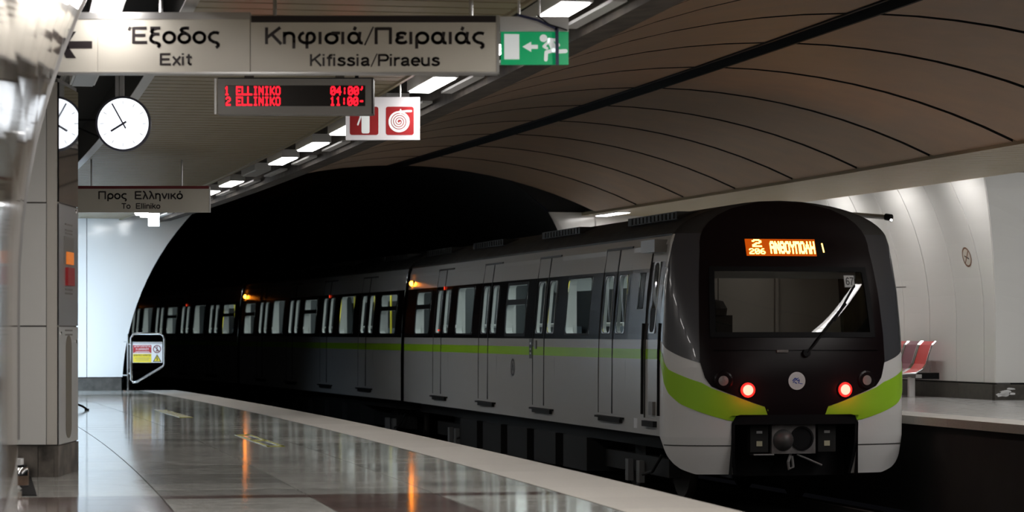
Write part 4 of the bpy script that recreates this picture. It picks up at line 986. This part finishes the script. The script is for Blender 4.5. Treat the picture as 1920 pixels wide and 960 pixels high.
# ---- cab details on the lead car
def nose_D(h):
    if -.5 <= h <= 1.1: return .53-.20*h-.12*h*h
    return interp(h, [(-1.66, .46), (-1.3, .56), (-.9, .60), (-.5, .60)] if h < 0 else [(1.1, .1648), (1.25, .115), (1.42, .065), (1.59, .0)])
PW = 2.8
def nose(th, h, off=0.):      # th in degrees, +90 = near side seam
    t = math.radians(th); s_, c_ = math.sin(t), math.cos(t)
    f = lambda th_, h_: Vector((-nose_D(h_)*max(math.cos(math.radians(th_)), 0)**(2/PW), hw(h_)*math.copysign(abs(math.sin(math.radians(th_)))**(2/PW), th_), h_))
    p = f(th, h)
    if off:
        e = .6; a = f(min(th+e, 90), h)-f(max(th-e, -90), h); b = f(th, h+.01)-f(th, h-.01); n = b.cross(a)
        if n.length > 1e-9:
            n.normalize()
            if n.x > .2 or n.dot(Vector((-1, p.y*.4, 0))) < 0: n = -n
            p = p+n*off
    return p
def th_of(y, h): return math.degrees(math.asin(max(-1, min(1, math.copysign((abs(y)/hw(h))**(PW/2), y)))))
def nose_y(y, h, off=0.): return nose(th_of(y, h), h, off)
def patch(mb, ths, lo, hi, off, nh=6, m=0):
    rows = []
    for th in ths:
        a, b = lo(th), hi(th); rows.append(mb.vs([nose(th, a+(b-a)*k_/nh, off) for k_ in range(nh+1)]))
    for i, j in zip(rows, rows[1:]):
        for k_ in range(nh): mb.f.append((i+k_, j+k_, j+k_+1, i+k_+1)); mb.m.append(m)
def lin(a, b, n): return [a+(b-a)*k_/n for k_ in range(n+1)]
TH_R, TH_W = 22.9, 33.5
W0, W1 = .0, .735
ths = cuts(*lin(-90, 90, 60), -TH_R, TH_R, -TH_W, TH_W)
hs = cuts(-1.66, -1.45, -1.3, -1.22, -.97, -.8, -.6, -.4, -.2, W0, .2, .37, .55, W1, .9, 1.02, 1.1, 1.18, 1.22, 1.26, 1.3, 1.34, 1.38, 1.42, 1.46, 1.5, 1.53, 1.56, 1.58, 1.59)
mb = MB()
for a, b in zip(ths, ths[1:]):
    for c_, d in zip(hs, hs[1:]):
        tc, hc = (a+b)/2, (c_+d)/2
        if abs(tc) < TH_R and hc < -.97: continue
        if abs(tc) < TH_W and W0 < hc < W1: continue
        if hc < -1.22: continue
        mb.face([nose(a, c_), nose(b, c_), nose(b, d), nose(a, d)], 1 if hc > 1.18 else 0)
hmin = lambda th: interp(abs(th), [(50, -1.66), (64, -1.60), (72, -1.54), (78, -1.47), (84, -1.38), (87, -1.31), (90, -1.225)])
for sg in (1, -1): patch(mb, lin(sg*TH_R, sg*90, 26), hmin, lambda th: -1.22, 0, 4)
mb.build('nose_shell', [M_BODYW, M_ROOF], car1, smooth=True)
# anthracite cheeks
T_M = th_of(1.13, .2)
for sg in (1, -1):
    mb = MB()
    th_l = lin(sg*(T_M-3), sg*90, 14)
    lo = lambda th: interp(abs(th), [(T_M-3, -.36), (60, -.27), (80, -.17), (90, -.08)]); hi = lambda th: interp(abs(th), [(80, 1.186), (81, 1.186), (84, .785), (90, .785)])
    patch(mb, th_l, lo, hi, .004, 10); mb.build('cheek_panel', M_CHEEK, car1, smooth=True)
# lime stripes
for sg in (1, -1):
    mb = MB(); up = lambda th: interp(abs(th), [(7.0, -.88), (21.8, -.74), (36, -.64), (42, -.58), (60, -.49), (75, -.42), (82, -.33), (86, -.24), (90, -.19)])
    dn = lambda th: interp(abs(th), [(7.0, -.985), (14, -1.0), (24, -1.03), (42, -.93), (60, -.83), (75, -.70), (82, -.58), (86, -.42), (90, -.31)])
    patch(mb, cuts(*lin(sg*7.0, sg*90, 26), sg*82, sg*86), dn, up, .005, 4); mb.build('lime_stripe', M_LIME, car1, smooth=True)
# black mask with the windscreen hole
mb = MB(); TM = T_M
mlo = lambda th: interp(abs(th), [(0, -.99), (7.3, -.99), (8.8, -.86), (21.8, -.735), (36, -.62), (40, -.52), (TM, -.33)])
tl = cuts(*lin(-TM, TM, 44), -TH_W, TH_W, -7.3, 7.3, -8.8, 8.8, -40, 40)
patch(mb, tl, mlo, lambda th: W0, .008, 8); patch(mb, tl, lambda th: W1, lambda th: 1.57, .008, 10)
for sg in (1, -1): patch(mb, lin(sg*TH_W, sg*TM, 5), lambda th: W0, lambda th: W1, .008, 6)
mask = mb.build('front_mask', M_MASK, car1, smooth=True)
# windscreen
mb = MB()
def strip_ring(mb, t0, t1, h0, h1, w_t, w_h, off):
    patch(mb, lin(-t1, t1, 24), lambda th: h0-w_h, lambda th: h0, off, 1); patch(mb, lin(-t1, t1, 24), lambda th: h1, lambda th: h1+w_h, off, 1)
    for sg in (1, -1): patch(mb, lin(sg*t0, sg*t1, 2), lambda th: h0-w_h, lambda th: h1+w_h, off, 6)
strip_ring(mb, TH_W-1.0, TH_W+2.6, W0+.01, W1-.01, 0, .06, .022); ws = mb.build('windscreen', M_BLACK, car1, smooth=True)
mb = MB(); patch(mb, lin(-TH_W-.5, TH_W+.5, 44), lambda th: W0-.01, lambda th: W1+.01, .012, 18); mb.build('pane', M_WSCREEN, ws, smooth=True)
mb = MB(); patch(mb, lin(-38, 38, 24), lambda th: -.20, lambda th: -.165, .03, 1); patch(mb, lin(-38, 38, 24), lambda th: -.165, lambda th: -.15, .02, 1); mb.build('scuttle_ledge', M_MASK, car1)
# cab interior
mb = MB(); mb.face([(1.35, -1.33, -1.0), (1.35, 1.33, -1.0), (1.35, 1.2, 1.12), (1.35, -1.2, 1.12)]); mb.box((1.30, -.36, -1.0), (1.34, .36, .95)); mb.box((1.28, -.42, -1.0), (1.34, -.38, 1.0)); mb.box((1.28, .38, -1.0), (1.34, .42, 1.0)); mb.build('cab_bulkhead', M_CABWALL, car1)
mb = MB(); mb.box((-.3, -1.1, -.35), (.3, 1.1, -.08)); mb.build('driver_desk', M_CABWALL, car1)
mb = MB(); mb.box((.55, .42, -.6), (.7, .82, .22)); mb.box((.35, .42, -.65), (.7, .82, -.55)); mb.lathe((.62, .62, .22), (0, 0, 1), [(.14, 0), (.15, .08), (.10, .17), (.02, .19)], 14); mb.build('driver_seat', M_UNDER, car1)
mb = MB(); mb.box((.12, -1.0, .66), (.14, 1.0, .74)); mb.build('sun_blind', M_LINING, car1)
cl = MB().box((.5, -.25, 1.06), (.8, .25, 1.09)).build('cab_fill', mat('cab_fill_dim', (.8, .8, .8), .5, emit=(1, .93, .85), es=1.0), car1); area('cab_fill_light', cl, (.65, 0, 1.05), (0, 0, 0), .3, .5, .6, (1, .93, .85))  # fill light added to lift the cab behind the windscreen
# number plate inside the glass
def on_nose(yc, hc, off):     # px-free plane mapping: x to the right as seen, y up
    return lambda x, y, dz: nose_y(yc-x, hc+y, off+dz)
fn = on_nose(-.745, .615, .016)
plate = MB(); plate.face([fn(-.07, -.075, 0), fn(.07, -.075, 0), fn(.07, .075, 0), fn(-.07, .075, 0)]); pl = plate.build('number_plate', mat('plate_pale', (.55, .56, .55), .5), car1)
mb = MB(); strokes_text(mb, '67', .095, .095, .15, lambda x, y, dz: fn(x, y-.047, .003+dz)); mb.build('lettering', M_BLACKP, pl)['kind'] = 'stuff'
mb = MB()
for a, b, c_, d in ((-.07, -.075, .07, -.068), (-.07, .068, .07, .075), (-.07, -.075, -.063, .075), (.063, -.075, .07, .075)): mb.face([fn(a, b, .002), fn(c_, b, .002), fn(c_, d, .002), fn(a, d, .002)])
mb.build('border', M_BLACKP, pl)
# destination display
fn = on_nose(.0, 1.02, .012)
dp = MB()
for x0, x1 in zip(lin(-.50, .50, 8), lin(-.50, .50, 8)[1:]): dp.face([fn(x0, -.105, 0), fn(x1, -.105, 0), fn(x1, .10, 0), fn(x0, .10, 0)], 0 if x0 < .36 else 1)
dso = dp.build('destination_display', [M_LEDP, M_BLACK], car1)
mb = MB(); fd = lambda x, y: fn(x, y, .003)
f2 = lambda x, y: fd(x, -y)
dots(mb, 'ΑΝΘΟΥΠΟΛΗ', -.19, -.055, .0105, .0195, f2, .85); dots(mb, '2', -.40, -.085, .022, .0125, f2); dots(mb, '206', -.455, .022, .0115, .0095, f2)
mb.face([fn(.462, -.06, .003), fn(.478, -.06, .003), fn(.468, .05, .003), fn(.452, .05, .003)]); mb.build('lettering', M_LEDO, dso)['kind'] = 'stuff'
# lamps
def nrm(y, h):
    a = nose_y(y+.02, h)-nose_y(y-.02, h); b = nose_y(y, h+.02)-nose_y(y, h-.02); n = b.cross(a).normalized(); return -n if n.x > 0 else n
for y in (.60, -.60):
    p = nose_y(y, -.665, .006); n = nrm(y, -.665)
    c1 = MB().lathe(p, n, [(.10, 0), (.10, .015), (.085, .02)], 22).build('tail_light', M_BLACK, car1); MB().lathe(p+n*.014, n, [(.088, 0), (.086, .012), (.03, .018)], 22).build('lens', M_TAIL, c1); MB().lathe(p+n*.030, n, [(.062, 0), (.056, .004), (.02, .007)], 22).build('bulb', M_TAILC, c1)
    l = bpy.data.lights.new('tail_glow', 'POINT'); l.energy = 1.2; l.color = (1, .05, .03); l.shadow_soft_size = .05
    lo = bpy.data.objects.new('tail_glow', l); COL.objects.link(lo); lo.parent = car1; lo.location = p+n*.12
    y2 = y/.60*.885; p = nose_y(y2, -.555, .006); n = nrm(y2, -.555)
    c1 = MB().lathe(p, n, [(.115, 0), (.115, .012), (.095, .02)], 22).build('headlight', M_MASK, car1); MB().lathe(p+n*.014, n, [(.06, 0), (.058, .01), (.02, .016)], 22).build('lens', mat('lens_grey', (.30, .26, .25), .2), c1)
# emblem
fn = on_nose(0, -.56, .014); mb = MB(); disc(mb, 0, 0, .105, fn, n=28); em = mb.build('emblem', M_WHITE, car1)
mb = MB(); fe = lambda x, y, dz: fn(x, y, .003)
for pts, w in (([(-.055, .0), (-.02, .035), (.0, .01)], .014), ([(-.05, -.02), (-.01, .02), (.02, .035)], .01), ([(.0, .0), (.03, .015), (.02, -.03)], .012), ([(-.03, -.015), (.0, -.03)], .012), ([(.03, -.03), (.07, -.035)], .008)): stroke(mb, pts, w, fe, caps=False)
mb.build('emblem_mark', M_BLUE, em)
# wiper
mb = MB(); wp = [nose_y(-.12, -.24, .05), nose_y(-.22, -.14, .06), nose_y(-.45, .12, .05), nose_y(-.66, .34, .04)]; mb.tube(wp, .013); wo = mb.build('wiper', M_BLACK, car1)
mb = MB(); mb.tube([nose_y(-.50, .14, .032), nose_y(-.80, .56, .032)], .011); mb.build('wiper_blade', M_BLACK, wo); MB().lathe(nose_y(-.12, -.24, .0), nrm(-.12, -.24), [(.05, 0), (.045, .06)], 14).build('pivot', M_BLACK, wo)
MB().box((-.60, .10, -.225), (-.56, .24, -.195)).build('washer_nozzle', M_GREY, car1)
# coupler bay
mb = MB(); hb = lambda th: interp(abs(th), [(0, -.955), (20, -.955), (22, -.97), (23.2, -1.0), (23.8, -1.06)])
mb.face([(-.10, -.79, -1.7), (-.10, .79, -1.7), (-.10, .79, -.9), (-.10, -.79, -.9)]); mb.face([(-.10, .78, -1.7), (-.56, .78, -1.7), (-.56, .78, -.95), (-.10, .78, -.95)]); mb.face([(-.10, -.78, -1.7), (-.56, -.78, -1.7), (-.56, -.78, -.95), (-.10, -.78, -.95)])
mb.face([(-.10, .79, -.965), (-.60, .79, -.965), (-.60, -.79, -.965), (-.10, -.79, -.965)]); cb = mb.build('coupler_bay', M_BLACK, car1)
mb = MB(); tl = lin(-23.8, 23.8, 22)
patch(mb, tl, lambda th: -1.07, hb, .010, 2)
for sg in (1, -1): patch(mb, [sg*22.0, sg*23.8], lambda th: -1.66, lambda th: -1.05, .010, 5)
mb.build('bay_surround', M_BLACK, cb)
cpl = MB(); cpl.box((-.50, -.27, -1.42), (-.34, .27, -1.06)); cpl.box((-.34, -.15, -1.4), (.3, .15, -1.1)); cpo = cpl.build('coupler', mat('coupler_steel', (.20, .19, .19), .5, metal=.5, noise=.3, nscale=10), car1)
MB().lathe((-.50, -.10, -1.24), (-1, 0, 0), [(.145, 0), (.145, .015), (.12, .018), (.115, .004)], 22).build('funnel', M_BLACK, cpo); MB().lathe((-.50, .13, -1.26), (-1, 0, 0), [(.13, 0), (.10, .06), (.05, .10), (.01, .11)], 22).build('cone', mat('cone_grey', (.07, .07, .07), .45), cpo, smooth=True)
for y in (.42, -.42):
    MB().box((-.48, y-.11, -1.40), (-.36, y+.11, -1.06)).build('electric_head', M_UNDER, cpo)
    MB().box((-.486, y-.035, -1.33), (-.48, y+.035, -1.27)).build('warning_label', M_YSIGN if False else mat('label_pale', (.50, .47, .33), .5), cpo); MB().box((-.486, y-.035, -1.18), (-.48, y+.035, -1.15)).build('label', M_ALU, cpo)
MB().tube([(-.52, .42, -1.045), (-.52, -.40, -1.03)], .010).build('top_bar', M_ALU, cpo); MB().box((-.52, .25, -1.435), (-.36, .50, -1.42)).build('tray', M_ALU, cpo)
MB().tube([(-.45, .02, -1.42), (-.5, .07, -1.52), (-.5, .06, -1.60), (-.48, .0, -1.58), (-.46, .01, -1.45)], .018).build('air_hose', M_AXLE, cpo); MB().tube([(-.47, -.05, -1.43), (-.5, -.35, -1.56)], .012).build('uncoupling_lever', M_AXLE, cpo)
MB().box((-.60, -1.05, -1.305), (-.2, -.78, -1.298)).build if False else None
for sg in (1, -1):
    mb = MB(); patch(mb, lin(sg*23.8, sg*84, 16), lambda th: -1.325, lambda th: -1.312, .003, 1); mb.build('valance_seam', M_SEAM, car1)
# cab door on the near side
mb = MB(); wi = lambda h: hw(h)-.02
cells(mb, cuts(.01, .30, .56, .74), cuts(-1.05, HB[0], HB[1], WB[0], 0, .30, .86, 1.09), lambda a, h: .30 < a < .56 and 0 < h < .86, lambda a, h: 1 if HB[0] < h < HB[1] else (2 if WB[0] < h < .86 else 0), wi, 1)
cdo = mb.build('cab_door', [M_BODY, M_LIME, M_CHEEK], car1)
mb = MB(); rr_ring(mb, .31, .55, .01, .85, .1, .012, .012, wi); mb.build('window_frame', M_ALU, cdo); mb = MB(); rr_pane(mb, .31, .55, .30, .84, .06, .002, wi); mb.build('pane', M_GLASS, cdo)
mb = MB(); rr_pane(mb, .31, .55, .02, .30, .05, .0, wi); mb.build('lower_panel', M_BLACK, cdo)
for xx in (.02, .73): MB().tube([(xx, hw(.1)+.005, .12), (xx, 1.505, -.2), (xx, 1.51, -.98)], .022).build('grab_rail', M_BLACK, car1)
MB().box((.12, 1.47, -1.12), (.62, 1.55, -1.05)).build('door_step', M_UNDER, car1); MB().box((.25, 1.47, -.98), (.42, 1.52, -.82)).build('door_lock', M_GREY, car1)
mb = MB(); rr_ring(mb, .85, 1.09, .31, .73, .03, .012, .004, hw); cw = mb.build('window', M_BLACK, car1); mb = MB(); rr_pane(mb, .84, 1.10, .30, .74, .02, -.004, hw); mb.build('pane', mat('dark_glass', (.01, .012, .014), .08), cw)
MB().box((.15, hw(1.0)-.02, .97), (.75, hw(1.0)+.14, 1.12)).build('camera_pod', mat('pod_grey', (.30, .29, .27), .4), car1)
# side markings
fn = lambda a, h: (a, hw(h)+.004, h)
mb = MB()
ring(mb, 7.75, -.50, .10, .13, lambda x, y, dz: fn(x, y), n=28); stroke(mb, [(7.70, -.55), (7.75, -.44), (7.80, -.55)], .03, lambda x, y, dz: fn(x, y), caps=False); mb.build('side_emblem', M_BLACKP, car1)
MB().box((6.55, hw(-.2), -.36), (6.72, hw(-.2)+.005, -.08)).build('door_label', M_BLACKP, car1); mb = MB()
for z in (-.30, -.24, -.16): mb.face([fn(6.60, z)[0:1]+(hw(-.2)+.007, z), (6.67, hw(-.2)+.007, z), (6.67, hw(-.2)+.007, z+.03), (6.60, hw(-.2)+.007, z+.03)])
mb.build('door_label_mark', M_WHITE, car1)
MB().box((6.3, hw(-.2)-.01, -.22), (6.4, hw(-.2)+.006, -.10)).build('door_button', M_GREY, car1)
MB().box((.98, 1.5, -1.16), (1.12, 1.505, -1.04)).build('side_label', M_WHITE, car1)
